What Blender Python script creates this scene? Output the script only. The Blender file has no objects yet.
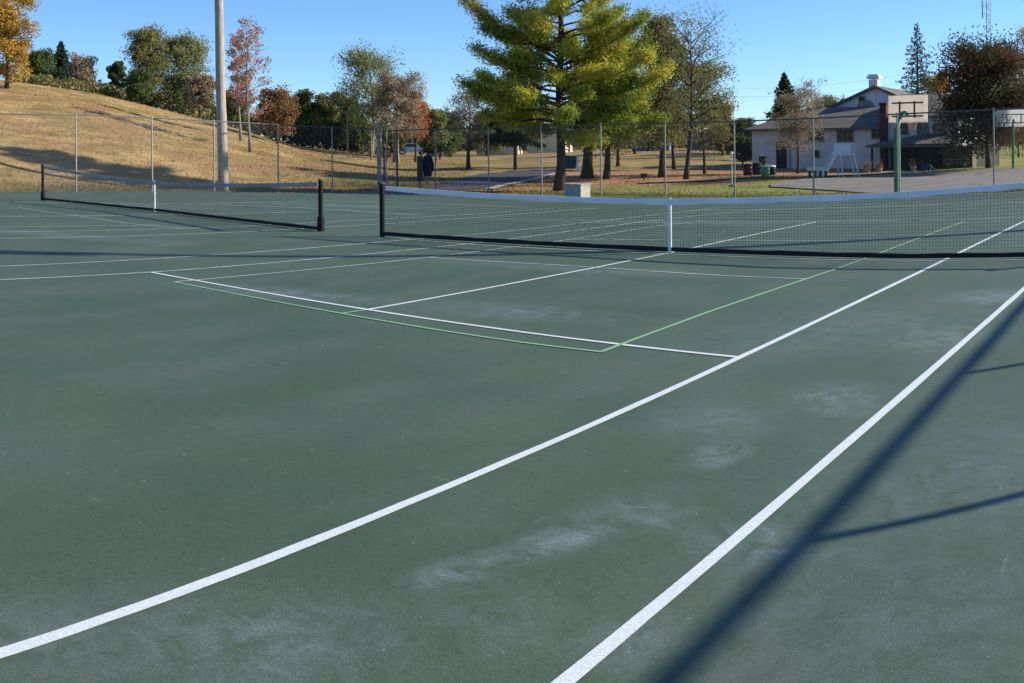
import bpy, math, random
import numpy as np
from mathutils import Vector, Matrix
PI = math.pi
S = bpy.context.scene
COL = S.collection

# ------------------------------------------------------------------ camera
CX, CY, CH = 7.259, -13.279, 1.656          # where the photographer stands
YAW, ROLL, F = -0.662, -0.010, 996.0
W, H = 1024.0, 683.0
HZ = H/2 - 196.0                             # horizon row in the middle of the picture
cd = bpy.data.cameras.new('camera'); cam = bpy.data.objects.new('camera', cd); COL.objects.link(cam)
S.camera = cam
S.render.engine = 'CYCLES'
cd.type = 'PANO'; cd.panorama_type = 'CENTRAL_CYLINDRICAL'     # the photograph is a phone panorama
cd.central_cylindrical_range_u_min = -W/2/F; cd.central_cylindrical_range_u_max = W/2/F
cd.central_cylindrical_range_v_min = -(H-HZ)/F; cd.central_cylindrical_range_v_max = HZ/F
cd.central_cylindrical_radius = 1.0
cd.clip_start = 0.05; cd.clip_end = 3000
fw = Vector((math.sin(YAW), math.cos(YAW), 0)); rt = Vector((math.cos(YAW), -math.sin(YAW), 0)); up = Vector((0, 0, 1))
r2 = rt*math.cos(ROLL)+up*math.sin(ROLL); u2 = -rt*math.sin(ROLL)+up*math.cos(ROLL)
M = Matrix((r2, u2, -fw)).transposed().to_4x4(); M.translation = (CX, CY, CH)
cam.matrix_world = M

# ------------------------------------------------------------------ light
SUN_AZ = math.radians(46.2); SUN_EL = math.radians(25.4)
sdir = Vector((math.sin(SUN_AZ)*math.cos(SUN_EL), math.cos(SUN_AZ)*math.cos(SUN_EL), math.sin(SUN_EL)))
w = bpy.data.worlds.new('World'); S.world = w; w.use_nodes = True
nt = w.node_tree; bg = nt.nodes['Background']
sky = nt.nodes.new('ShaderNodeTexSky'); sky.sky_type = 'NISHITA'; sky.sun_disc = False
sky.sun_elevation = SUN_EL; sky.sun_rotation = SUN_AZ; sky.air_density = 1.0; sky.dust_density = 0.25; sky.ozone_density = 4.0; sky.altitude = 1500
tint = nt.nodes.new('ShaderNodeMix'); tint.data_type = 'RGBA'; tint.blend_type = 'MULTIPLY'; tint.inputs[0].default_value = 1
tint.inputs[7].default_value = (.73, .90, 1.07, 1)      # deep clear autumn air
nt.links.new(sky.outputs[0], tint.inputs[6]); nt.links.new(tint.outputs[2], bg.inputs[0]); bg.inputs[1].default_value = 0.104
sl = bpy.data.lights.new('sun', 'SUN'); sl.energy = 5.0; sl.angle = math.radians(0.55); sl.color = (1, .93, .80)
so = bpy.data.objects.new('sun', sl); COL.objects.link(so); so.rotation_euler = sdir.to_track_quat('Z', 'Y').to_euler()
so.location = (20, 20, 40)
S.view_settings.view_transform = 'Standard'; S.view_settings.look = 'None'
S.view_settings.exposure = 0.76; S.view_settings.gamma = 1

rnd = random.Random(7)
# ------------------------------------------------------------------ heights
def sm(t):
    t = min(1, max(0, t)); return t*t*(3-2*t)
def itp(x, xs, ys): return float(np.interp(x, xs, ys))
def zc(x, y):                                # the paved court falls gently to the far side for drainage
    return -0.52*sm((y-2)/22)*itp(x, [-30, -8, 3], [1.1, 1, .35])
TU = [-200, 0, 100, 215, 300, 400, 500, 600, 700, 800, 900, 1024, 1300]
TD = [40, 50, 60, 72, 85, 100, 130, 200, 2000]
TZ = {-200: [.5, 3, 5.2, 7.5, 9, 9.5, 9, 8, 8], 0: [.0, 1.6, 3.5, 5.8, 7.6, 8.2, 8, 7, 7],
      100: [-.05, 1.0, 2.6, 4.7, 6.4, 7, 6.5, 6, 6], 215: [-.2, .35, 1.3, 2.6, 3.9, 4.2, 4, 4, 4],
      300: [-.35, -.1, .35, 1.0, 1.6, 1.8, 2, 2, 2], 400: [-.45, -.4, -.25, .05, .3, .5, .6, 1, 1],
      500: [-.5, -.5, -.45, -.2, .1, .3, .6, .8, 1], 600: [-.5, -.5, -.4, -.1, .3, .7, .8, 1, 1],
      700: [-.5, -.5, -.4, -.1, .3, .7, .8, 1, 1], 800: [-.4, -.4, -.35, -.3, -.1, .3, .6, .8, 1],
      900: [-.3, -.3, -.25, -.25, -.1, .3, .6, .8, 1], 1024: [-.1, -.1, 0, .1, .4, .9, 1, 1, 1],
      1300: [-.1, -.1, 0, .2, .6, .9, 1, 1, 1]}
TZA = np.array([TZ[k] for k in TU])
def Tz(x, y):
    dx, dy = x-CX, y-CY; D = math.hypot(dx, dy)
    th = math.atan2(dx, dy)-YAW
    if th > PI: th -= 2*PI
    if th < -PI: th += 2*PI
    u = 512+F*th
    row = [itp(D, TD, r) for r in TZA]
    z = itp(u, TU, row)
    k = sm((abs(th)-1.0)/.8)
    return z*(1-k)-.05*k
X0, X1, Y0, Y1 = -28.9, 11.6, -24.0, 22.5
def G(x, y):                                 # terrain height outside the courts
    xc, yc = min(X1, max(X0, x)), min(Y1, max(Y0, y))
    d = math.hypot(x-xc, y-yc)
    k = sm(d/11)
    return zc(xc, yc)*(1-k)+Tz(x, y)*k
def ray(u, v):
    th = (u-W/2)/F; Y = (HZ-v)/F
    d = r2*math.sin(th)+u2*Y+fw*math.cos(th)
    return d
def ground_pt(u, v, hf=zc):                  # where the line of sight meets the court surface
    d = ray(u, v); t = -CH/d.z if d.z < -1e-4 else 200
    for _ in range(25):
        x, y = CX+d.x*t, CY+d.y*t
        t = (hf(x, y)-CH)/d.z
    return (CX+d.x*t, CY+d.y*t)
def at(u, D):                                # a ground point by bearing and distance
    az = YAW+(u-W/2)/F
    return (CX+D*math.sin(az), CY+D*math.cos(az))
def ztop(u, v, D):
    d = ray(u, v); return CH+d.z/math.hypot(d.x, d.y)*D

# ------------------------------------------------------------------ helpers
def translucent(m, f):                       # thin fibreglass lets the sun through from the other side
    n = m.node_tree; p = n.nodes['Principled BSDF']; o = n.nodes['Material Output']
    t = n.nodes.new('ShaderNodeBsdfTranslucent'); x = n.nodes.new('ShaderNodeMixShader'); x.inputs[0].default_value = f
    n.links.new(p.inputs['Base Color'].links[0].from_socket, t.inputs[0])
    n.links.new(p.outputs[0], x.inputs[1]); n.links.new(t.outputs[0], x.inputs[2]); n.links.new(x.outputs[0], o.inputs[0])
class MB:
    def __init__(s): s.v = []; s.f = []
    def box(s, cx, cy, cz, sx, sy, sz, rz=0, M=None):
        n = len(s.v); c, q = math.cos(rz), math.sin(rz)
        for dz in (-.5, .5):
            for dx, dy in ((-.5, -.5), (.5, -.5), (.5, .5), (-.5, .5)):
                x, y = dx*sx, dy*sy
                s.v.append((cx+x*c-y*q, cy+x*q+y*c, cz+dz*sz))
        for f in ((0, 3, 2, 1), (4, 5, 6, 7), (0, 1, 5, 4), (1, 2, 6, 5), (2, 3, 7, 6), (3, 0, 4, 7)):
            s.f.append(tuple(n+i for i in f))
        return s
    def tube(s, pts, rad, seg=8, cap=True):
        pts = [Vector(p) for p in pts]
        if not hasattr(rad, '__len__'): rad = [rad]*len(pts)
        n0 = len(s.v)
        for i, p in enumerate(pts):
            t = (pts[min(i+1, len(pts)-1)]-pts[max(i-1, 0)]).normalized()
            a = Vector((0, 0, 1)) if abs(t.z) < .95 else Vector((1, 0, 0))
            b = t.cross(a).normalized(); c = t.cross(b)
            for k in range(seg):
                q = 2*PI*k/seg
                s.v.append(tuple(p+(b*math.cos(q)+c*math.sin(q))*rad[i]))
        for i in range(len(pts)-1):
            for k in range(seg):
                a = n0+i*seg+k; b = n0+i*seg+(k+1) % seg
                s.f.append((a, b, b+seg, a+seg))
        if cap:
            s.f.append(tuple(n0+k for k in range(seg))[::-1])
            s.f.append(tuple(n0+(len(pts)-1)*seg+k for k in range(seg)))
        return s
    def lathe(s, cx, cy, prof, seg=20):
        return s.tube([(cx, cy, z) for r, z in prof], [r for r, z in prof], seg)
    def prism(s, poly, y0, y1, T=None):      # poly in (x,z), extruded in y
        n = len(s.v); m = len(poly)
        for y in (y0, y1):
            for x, z in poly: s.v.append((x, y, z))
        s.f.append(tuple(n+i for i in range(m))); s.f.append(tuple(n+m+i for i in range(m))[::-1])
        for i in range(m):
            j = (i+1) % m; s.f.append((n+i, n+m+i, n+m+j, n+j))
        return s
    def quad(s, *p):
        n = len(s.v); s.v += [tuple(q) for q in p]; s.f.append(tuple(range(n, n+len(p)))); return s
    def build(s, name, mat, parent=None, smooth=False, bevel=0, fix=True):
        me = bpy.data.meshes.new(name); me.from_pydata(s.v, [], s.f); me.update()
        if fix:
            import bmesh
            b = bmesh.new(); b.from_mesh(me); bmesh.ops.recalc_face_normals(b, faces=b.faces)
            b.to_mesh(me); b.free()
        me.materials.append(mat)
        if smooth: me.polygons.foreach_set('use_smooth', [True]*len(me.polygons))
        o = bpy.data.objects.new(name, me); COL.objects.link(o)
        if parent: o.parent = parent
        if bevel:
            m = o.modifiers.new('bevel', 'BEVEL'); m.width = bevel; m.segments = 2; m.limit_method = 'ANGLE'
        return o
def thing(name, label, cat, loc=(0, 0, 0), rz=0, group=None):
    o = bpy.data.objects.new(name, None); COL.objects.link(o); o.location = loc; o.rotation_euler = (0, 0, rz)
    o.empty_display_size = .2
    return tag(o, label, cat, group)
def tag(o, label=None, cat=None, group=None, kind=None):
    if label: o['label'] = label
    if cat: o['category'] = cat
    if group: o['group'] = group
    if kind: o['kind'] = kind
    return o
def copy_child(src, parent, loc=None):
    c = src.copy(); COL.objects.link(c); c.parent = parent
    if loc: c.location = loc
    return c

# ------------------------------------------------------------------ materials
def mat(name, col, rough=.7, metal=0, noise=None, bump=0, nscale=8, var=.25, spec=.3, stretch=(1, 1, 1)):
    m = bpy.data.materials.new(name); m.use_nodes = True; n = m.node_tree; p = n.nodes['Principled BSDF']
    p.inputs['Roughness'].default_value = rough; p.inputs['Metallic'].default_value = metal
    p.inputs['Specular IOR Level'].default_value = spec
    tc = n.nodes.new('ShaderNodeTexCoord'); mp = n.nodes.new('ShaderNodeMapping'); mp.inputs[3].default_value = stretch
    n.links.new(tc.outputs['Object'], mp.inputs[0])
    nz = n.nodes.new('ShaderNodeTexNoise'); nz.inputs['Scale'].default_value = nscale; nz.inputs['Detail'].default_value = 6
    n.links.new(mp.outputs[0], nz.inputs['Vector'])
    cr = n.nodes.new('ShaderNodeValToRGB'); n.links.new(nz.outputs[0], cr.inputs[0])
    c2 = noise or tuple(c*(1-var) for c in col)
    cr.color_ramp.elements[0].position = .35; cr.color_ramp.elements[1].position = .65
    cr.color_ramp.elements[0].color = (*c2, 1); cr.color_ramp.elements[1].color = (*col, 1)
    n.links.new(cr.outputs[0], p.inputs['Base Color'])
    if bump:
        b = n.nodes.new('ShaderNodeBump'); b.inputs['Strength'].default_value = bump; b.inputs['Distance'].default_value = .02
        n.links.new(nz.outputs[0], b.inputs['Height']); n.links.new(b.outputs[0], p.inputs['Normal'])
    return m
def leafmat(name, cols, nscale=.6, trans=.35):
    m = bpy.data.materials.new(name); m.use_nodes = True; n = m.node_tree
    for x in list(n.nodes): n.nodes.remove(x)
    out = n.nodes.new('ShaderNodeOutputMaterial'); d = n.nodes.new('ShaderNodeBsdfDiffuse'); t = n.nodes.new('ShaderNodeBsdfTranslucent')
    mx = n.nodes.new('ShaderNodeMixShader'); mx.inputs[0].default_value = trans
    g = n.nodes.new('ShaderNodeNewGeometry'); tc = n.nodes.new('ShaderNodeTexCoord')
    nz = n.nodes.new('ShaderNodeTexNoise'); nz.inputs['Scale'].default_value = nscale; nz.inputs['Detail'].default_value = 2
    n.links.new(tc.outputs['Object'], nz.inputs['Vector'])
    ad = n.nodes.new('ShaderNodeMath'); ad.operation = 'MULTIPLY_ADD'; ad.inputs[1].default_value = .45
    mr = n.nodes.new('ShaderNodeMapRange'); mr.inputs[1].default_value = .3; mr.inputs[2].default_value = .7; mr.inputs[4].default_value = .6
    n.links.new(nz.outputs[0], mr.inputs[0])
    n.links.new(g.outputs['Random Per Island'], ad.inputs[0]); n.links.new(mr.outputs[0], ad.inputs[2])
    cr = n.nodes.new('ShaderNodeValToRGB'); n.links.new(ad.outputs[0], cr.inputs[0])
    els = cr.color_ramp.elements
    while len(els) < len(cols): els.new(.5)
    for i, c in enumerate(cols):
        els[i].position = i/(len(cols)-1); els[i].color = (*c, 1)
    n.links.new(cr.outputs[0], d.inputs[0]); n.links.new(cr.outputs[0], t.inputs[0])
    n.links.new(d.outputs[0], mx.inputs[1]); n.links.new(t.outputs[0], mx.inputs[2]); n.links.new(mx.outputs[0], out.inputs[0])
    return m

def court_mat():
    m = bpy.data.materials.new('court_acrylic'); m.use_nodes = True; n = m.node_tree; L = n.links.new
    p = n.nodes['Principled BSDF']; p.inputs['Roughness'].default_value = .62; p.inputs['Specular IOR Level'].default_value = .32
    tc = n.nodes.new('ShaderNodeTexCoord')
    def noise(scale, det=5, st=(1, 1, 1), rot=0, rough=.5, dist=0):
        mp = n.nodes.new('ShaderNodeMapping'); mp.inputs[3].default_value = st; mp.inputs[2].default_value = (0, 0, rot)
        L(tc.outputs['Object'], mp.inputs[0])
        z = n.nodes.new('ShaderNodeTexNoise'); z.inputs['Scale'].default_value = scale; z.inputs['Detail'].default_value = det
        z.inputs['Roughness'].default_value = rough; z.inputs['Distortion'].default_value = dist
        L(mp.outputs[0], z.inputs['Vector']); return z.outputs[0]
    def ramp(x, a, b, c0=0., c1=1.):
        r = n.nodes.new('ShaderNodeMapRange'); r.inputs[1].default_value = a; r.inputs[2].default_value = b
        r.inputs[3].default_value = c0; r.inputs[4].default_value = c1; L(x, r.inputs[0]); return r.outputs[0]
    def mul(a, b, op='MULTIPLY'):
        q = n.nodes.new('ShaderNodeMath'); q.operation = op
        for i, z in enumerate((a, b)):
            if isinstance(z, (int, float)): q.inputs[i].default_value = z
            else: L(z, q.inputs[i])
        return q.outputs[0]
    def mix(a, b, f):
        q = n.nodes.new('ShaderNodeMix'); q.data_type = 'RGBA'
        if isinstance(f, float): q.inputs[0].default_value = f
        else: L(f, q.inputs[0])
        for i, z in ((6, a), (7, b)):
            if isinstance(z, tuple): q.inputs[i].default_value = (*z, 1)
            else: L(z, q.inputs[i])
        return q.outputs[2]
    base = mix((.051, .092, .046), (.067, .108, .059), ramp(noise(.35, 4), .35, .65))
    base = mix(base, (.105, .130, .098), mul(ramp(noise(1.1, 6, (1, .5, 1), .6), .45, .75), .7))
    base = mix(base, (.022, .042, .028), mul(ramp(noise(170, 3), .48, .72), .75))      # grain of the sand in the paint
    base = mix(base, (.19, .22, .21), mul(ramp(noise(130, 3, (1, 1, 1), .4), .54, .72), .5))
    base = mix(base, (.034, .06, .042), mul(ramp(noise(28, 5, (1, 1, 1), .4), .48, .7), .4))
    # pale chalky patches, most of them worn, each an oval smear with a ragged edge
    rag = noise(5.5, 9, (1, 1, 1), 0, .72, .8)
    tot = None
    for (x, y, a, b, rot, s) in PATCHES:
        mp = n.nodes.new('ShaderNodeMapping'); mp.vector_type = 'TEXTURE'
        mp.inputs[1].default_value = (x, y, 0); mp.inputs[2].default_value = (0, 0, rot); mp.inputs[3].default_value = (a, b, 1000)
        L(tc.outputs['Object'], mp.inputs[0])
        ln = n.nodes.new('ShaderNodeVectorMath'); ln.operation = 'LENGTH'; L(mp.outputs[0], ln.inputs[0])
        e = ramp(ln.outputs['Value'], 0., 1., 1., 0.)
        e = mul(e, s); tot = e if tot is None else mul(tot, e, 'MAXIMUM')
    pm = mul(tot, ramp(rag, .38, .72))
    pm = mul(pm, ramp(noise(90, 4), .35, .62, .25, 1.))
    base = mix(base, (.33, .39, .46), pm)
    # scuffs: thin stretched strokes
    sc = mul(ramp(noise(6.5, 4, (.35, 3.0, 1), .7), .66, .74), ramp(noise(.9, 2), .44, .56))
    base = mix(base, (.20, .25, .22), mul(sc, .32))
    sc = mul(ramp(noise(7.5, 4, (3.0, .4, 1), 1.1), .66, .73), ramp(noise(1.4, 2), .46, .56))
    base = mix(base, (.20, .25, .22), mul(sc, .32))
    base = mix(base, (.30, .34, .31), mul(ramp(noise(17, 2, (1, 1, 1)), .735, .77), .6))
    base = mix(base, (.03, .05, .04), mul(ramp(noise(6, 7), .58, .8), .35))
    L(base, p.inputs['Base Color'])
    b = n.nodes.new('ShaderNodeBump'); b.inputs['Strength'].default_value = .35; b.inputs['Distance'].default_value = .004
    L(noise(220, 3), b.inputs['Height']); L(b.outputs[0], p.inputs['Normal'])
    L(ramp(noise(1.2, 4), .3, .7, .55, .72), p.inputs['Roughness'])
    return m
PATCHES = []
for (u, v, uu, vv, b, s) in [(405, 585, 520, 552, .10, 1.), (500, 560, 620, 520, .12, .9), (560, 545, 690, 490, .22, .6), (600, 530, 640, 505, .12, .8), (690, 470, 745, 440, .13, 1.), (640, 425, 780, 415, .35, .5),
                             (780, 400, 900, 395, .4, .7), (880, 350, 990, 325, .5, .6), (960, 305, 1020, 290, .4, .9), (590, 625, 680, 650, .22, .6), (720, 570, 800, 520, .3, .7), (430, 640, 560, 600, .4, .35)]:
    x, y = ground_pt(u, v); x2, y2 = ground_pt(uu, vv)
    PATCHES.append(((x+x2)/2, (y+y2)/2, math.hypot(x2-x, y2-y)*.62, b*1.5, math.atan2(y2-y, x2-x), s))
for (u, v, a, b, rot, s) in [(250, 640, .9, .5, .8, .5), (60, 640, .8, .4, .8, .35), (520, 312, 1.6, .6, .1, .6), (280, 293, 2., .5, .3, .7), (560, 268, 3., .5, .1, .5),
                             (330, 205, 5., 1.4, .3, .6), (150, 206, 6., 1.2, .3, .6), (650, 222, 4., .9, .2, .7), (60, 235, 4., .7, .3, .6), (960, 480, 2.0, 1.2, 1.2, .32), (900, 620, 1.3, .9, 1.2, .3), (850, 330, 2.6, 1.5, .8, .35), (900, 262, 2., .5, .2, .4)]:  # the broad faint ovals lighten the right side of the court
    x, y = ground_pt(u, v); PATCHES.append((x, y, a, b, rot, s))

MAT = {}
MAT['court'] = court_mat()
MAT['line'] = mat('line_paint', (.72, .75, .76), .6, noise=(.50, .55, .54), nscale=120)
MAT['line_old'] = mat('old_line_paint', (.52, .58, .56), .7, noise=(.30, .37, .34), nscale=6)
MAT['line_green'] = mat('green_line_paint', (.27, .47, .27), .65, noise=(.18, .34, .20), nscale=90)
MAT['galv'] = mat('galvanised_steel', (.30, .29, .26), .6, .2, nscale=20, var=.2, spec=.5)
MAT['darksteel'] = mat('weathered_dark_steel', (.10, .105, .10), .6, .2, nscale=10)
MAT['mesh'] = mat('galvanised_wire', (.20, .21, .21), .5, .5)
MAT['black'] = mat('black_paint', (.008, .008, .009), .75, spec=.25)
MAT['netcord'] = mat('black_net_cord', (.085, .09, .09), .7)
MAT['tape_old'] = mat('faded_net_tape', (.36, .33, .33), .8, nscale=3)
MAT['tape'] = mat('white_net_tape', (.80, .80, .86), .75, nscale=3, var=.12)
MAT['strap'] = mat('white_strap', (.78, .79, .78), .75)
MAT['bandblk'] = mat('black_net_band', (.014, .015, .02), .8)
MAT['wood_pole'] = mat('grey_wood_pole', (.42, .37, .31), .8, noise=(.22, .19, .16), nscale=9, stretch=(3, 3, .25), bump=.4)
MAT['bark'] = mat('bark', (.075, .058, .045), .9, noise=(.028, .022, .018), nscale=9, stretch=(3, 3, .6), bump=.8)
MAT['bark_pale'] = mat('pale_bark', (.26, .22, .18), .9, noise=(.12, .10, .085), nscale=9, stretch=(3, 3, .6), bump=.6)
MAT['screen'] = mat('windscreen_cloth', (.02, .05, .03), .9)

# ------------------------------------------------------------------ terrain
def ground_mat():
    m = bpy.data.materials.new('autumn_grass'); m.use_nodes = True; n = m.node_tree; L = n.links.new
    p = n.nodes['Principled BSDF']; p.inputs['Roughness'].default_value = .95; p.inputs['Specular IOR Level'].default_value = .1
    tc = n.nodes.new('ShaderNodeTexCoord')
    def noise(scale, det=5, st=(1, 1, 1)):
        mp = n.nodes.new('ShaderNodeMapping'); mp.inputs[3].default_value = st; L(tc.outputs['Object'], mp.inputs[0])
        z = n.nodes.new('ShaderNodeTexNoise'); z.inputs['Scale'].default_value = scale; z.inputs['Detail'].default_value = det; z.inputs['Roughness'].default_value = .6
        L(mp.outputs[0], z.inputs['Vector']); return z.outputs[0]
    def ramp(x, a, b):
        r = n.nodes.new('ShaderNodeMapRange'); r.inputs[1].default_value = a; r.inputs[2].default_value = b; L(x, r.inputs[0]); return r.outputs[0]
    def mix(a, b, f):
        q = n.nodes.new('ShaderNodeMix'); q.data_type = 'RGBA'; L(f, q.inputs[0])
        for i, z in ((6, a), (7, b)):
            if isinstance(z, tuple): q.inputs[i].default_value = (*z, 1)
            else: L(z, q.inputs[i])
        return q.outputs[2]
    dry = mix((.23, .15, .062), (.46, .30, .13), ramp(noise(.5, 8, (1, .6, 1)), .38, .62))
    dry = mix(dry, (.33, .17, .09), ramp(noise(.22, 7), .50, .62))
    dry = mix(dry, (.14, .15, .04), ramp(noise(.13, 7), .54, .66))
    dry = mix(dry, (.15, .10, .05), ramp(noise(1.7, 7, (1, .5, 1)), .55, .72))
    grn = mix((.15, .20, .045), (.27, .31, .085), ramp(noise(.8, 7), .35, .65))
    grn = mix(grn, (.34, .25, .10), ramp(noise(.35, 7), .47, .62))
    at_ = n.nodes.new('ShaderNodeAttribute'); at_.attribute_name = 'green'
    lf = n.nodes.new('ShaderNodeAttribute'); lf.attribute_name = 'litter'
    c = mix(dry, grn, at_.outputs['Fac'])
    lit = mix((.42, .21, .10), (.52, .34, .17), ramp(noise(2.5, 6), .35, .65))
    mm = n.nodes.new('ShaderNodeMath'); mm.operation = 'MULTIPLY'; L(lf.outputs['Fac'], mm.inputs[0]); L(ramp(noise(1.3, 7), .3, .5), mm.inputs[1])
    c = mix(c, lit, mm.outputs[0])
    fine = noise(9, 6)
    c = mix(c, (.09, .075, .03), ramp(fine, .58, .82))
    L(c, p.inputs['Base Color'])
    b = n.nodes.new('ShaderNodeBump'); b.inputs['Strength'].default_value = .8; b.inputs['Distance'].default_value = .12
    L(fine, b.inputs['Height']); L(b.outputs[0], p.inputs['Normal'])
    return m
MAT['grass'] = ground_mat()
def terrain():
    ths = np.concatenate([np.linspace(-PI, -.75, 34)[:-1], np.linspace(-.75, .75, 190), np.linspace(.75, PI, 34)[1:-1]])
    ds = np.concatenate([[1], np.linspace(8, 34, 14), np.linspace(35.5, 60, 44), np.linspace(61, 100, 40), np.geomspace(104, 2500, 28)])
    v = []; gr = []; li = []
    rr = np.random.RandomState(3)
    for D in ds:
        for t in ths:
            az = YAW+t; x, y = CX+D*math.sin(az), CY+D*math.cos(az)
            z = G(x, y)
            inside = X0-.3 < x < X1+.3 and Y0-.3 < y < Y1+.3
            if inside: z -= .15
            else:
                z += (.06*math.sin(x*.31+1.3*math.sin(y*.17))+.05*math.sin(y*.43+x*.11))*sm((D-42)/15)
            v.append((x, y, z))
            u = 512+F*t
            g = itp(u, [-50, 330, 430, 560, 620, 800, 1100], [.08, .08, .25, .2, .15, .35, .8])
            if u > 560: g = max(g, 1-sm((D-52)/3))
            if u > 940 and D > 60: g = 1
            if -10 < u < 120 and D < 43: g = .45
            gr.append(g)
            lt = .85*sm((D-52)/3)*sm((76-D)/12)*sm((u-540)/40)*sm((860-u)/60)
            lt = max(lt, .5*sm((u-480)/30)*sm((600-u)/30)*sm((50-D)/3))
            li.append(lt)
    nt_ = len(ths); f = []
    for i in range(len(ds)-1):
        for j in range(nt_):
            k = (j+1) % nt_
            f.append((i*nt_+j, i*nt_+k, (i+1)*nt_+k, (i+1)*nt_+j))
    f.append(tuple(range(nt_))[::-1])
    me = bpy.data.meshes.new('ground'); me.from_pydata(v, [], f); me.update()
    for nme, arr in (('green', gr), ('litter', li)):
        a = me.attributes.new(nme, 'FLOAT', 'POINT'); a.data.foreach_set('value', arr)
    me.materials.append(MAT['grass']); me.polygons.foreach_set('use_smooth', [True]*len(me.polygons))
    import bmesh
    b = bmesh.new(); b.from_mesh(me); bmesh.ops.recalc_face_normals(b, faces=b.faces); b.to_mesh(me); b.free()
    o = bpy.data.objects.new('ground', me); COL.objects.link(o); tag(o, kind='structure')
terrain()
def sheet(name, x0, x1, y0, y1, hf, dz, m, step=.5):
    nx = int((x1-x0)/step)+1; ny = int((y1-y0)/step)+1; v = []; f = []
    for j in range(ny+1):
        for i in range(nx+1):
            x = x0+(x1-x0)*i/nx; y = y0+(y1-y0)*j/ny; v.append((x, y, hf(x, y)+dz))
    for j in range(ny):
        for i in range(nx):
            a = j*(nx+1)+i; f.append((a, a+1, a+nx+2, a+nx+1))
    mb = MB(); mb.v = v; mb.f = f
    n = len(v)                                # a skirt gives the slab its edge
    per = [i for i in range(nx+1)]+[(j)*(nx+1)+nx for j in range(1, ny+1)]+[ny*(nx+1)+i for i in range(nx-1, -1, -1)]+[j*(nx+1) for j in range(ny-1, 0, -1)]
    for i in per: mb.v.append((v[i][0], v[i][1], v[i][2]-.25))
    for k in range(len(per)):
        q = (k+1) % len(per); mb.f.append((per[k], n+k, n+q, per[q]))
    o = mb.build(name, m, smooth=False); tag(o, kind='structure'); return o
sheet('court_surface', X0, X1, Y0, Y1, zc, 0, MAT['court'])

# basketball court asphalt and the path beyond the fence
MAT['asphalt'] = mat('old_asphalt', (.23, .205, .17), .9, noise=(.15, .135, .115), nscale=1.2, bump=.3)
MAT['pathm'] = mat('dark_path', (.075, .075, .085), .9, noise=(.045, .045, .055), nscale=2, bump=.3)
MAT['concrete'] = mat('pale_concrete', (.42, .36, .28), .9, noise=(.32, .27, .2), nscale=1.5)
def ribbon(name, pts, width, hf, dz, m, seg=.8, kind='structure'):
    P = [Vector((p[0], p[1], 0)) for p in pts]; Q = []
    ws = width if hasattr(width, '__len__') else [width]*len(P)
    for i in range(len(P)-1):
        n = max(1, int((P[i+1]-P[i]).length/seg))
        for k in range(n): Q.append((P[i].lerp(P[i+1], k/n), ws[i]+(ws[i+1]-ws[i])*k/n))
    Q.append((P[-1], ws[-1]))
    mb = MB()
    nr = 1 if max(ws) < .3 else 4
    for i, (q, w_) in enumerate(Q):
        t = (Q[min(i+1, len(Q)-1)][0]-Q[max(0, i-1)][0]).normalized(); nn = Vector((-t.y, t.x, 0))
        if w_ < .3: w_ *= 1+.05*math.sin(i*1.9)+.04*math.sin(i*.61+2)
        for k in range(nr+1):
            x, y = (q+nn*w_*(k/nr-.5))[:2]; mb.v.append((x, y, hf(x, y)+dz))
    for i in range(len(Q)-1):
        for k in range(nr):
            a = i*(nr+1)+k; mb.f.append((a, a+1, a+nr+2, a+nr+1))
    o = mb.build(name, m); 
    if kind: tag(o, kind=kind)
    return o
def G2(x, y): return G(x, y)
def patch(name, uvpoly, hf, dz, m):          # polygon given by bearing and distance, draped on the terrain
    us = [p[0] for p in uvpoly]
    mb = MB(); nu = 40
    u0, u1 = min(us), max(us)
    near = [p for p in uvpoly if p[3-1] == 'n']; far = [p for p in uvpoly if p[2] == 'f']
    near.sort(); far.sort()
    nd = 16
    for i in range(nu+1):
        u = u0+(u1-u0)*i/nu
        dn = itp(u, [p[0] for p in near], [p[1] for p in near]); df = itp(u, [p[0] for p in far], [p[1] for p in far])
        for k in range(nd+1):
            x, y = at(u, dn+(df-dn)*k/nd); mb.v.append((x, y, hf(x, y)+dz))
    for i in range(nu):
        for k in range(nd):
            a = i*(nd+1)+k; mb.f.append((a, a+1, a+nd+2, a+nd+1))
    return tag(mb.build(name, m), kind='structure')
def Gt(x, y):
    D = math.hypot(x-CX, y-CY)
    return G(x, y)+(.06*math.sin(x*.31+1.3*math.sin(y*.17))+.05*math.sin(y*.43+x*.11))*sm((D-42)/15)
patch('basketball_court', [(770, 47, 'n'), (830, 43, 'n'), (880, 38.4, 'n'), (1000, 37.6, 'n'), (1200, 37, 'n'), (770, 49, 'f'), (830, 56, 'f'), (900, 60, 'f'), (1024, 58.5, 'f'), (1200, 57, 'f')], Gt, .05, MAT['asphalt'])
patch('path', [(428, 49, 'n'), (440, 48.5, 'n'), (480, 50, 'n'), (500, 54, 'n'), (530, 60, 'n'), (560, 66, 'n'), (428, 51, 'f'), (440, 55, 'f'), (480, 66, 'f'), (560, 72, 'f')], Gt, .06, MAT['pathm'])
ribbon('concrete_path', [at(489, 49.5), at(505, 54), at(530, 60), at(560, 67)], .55, Gt, .07, MAT['concrete'])
ribbon('sandy_path', [at(640, 55), at(700, 54.5), at(760, 56), at(830, 60), at(900, 63)], [1.2, 1.6, 1.6, 1.8, 1.6], Gt, .08, mat('sandy_path', (.40, .26, .17), .95, noise=(.28, .17, .10), nscale=2))

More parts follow.
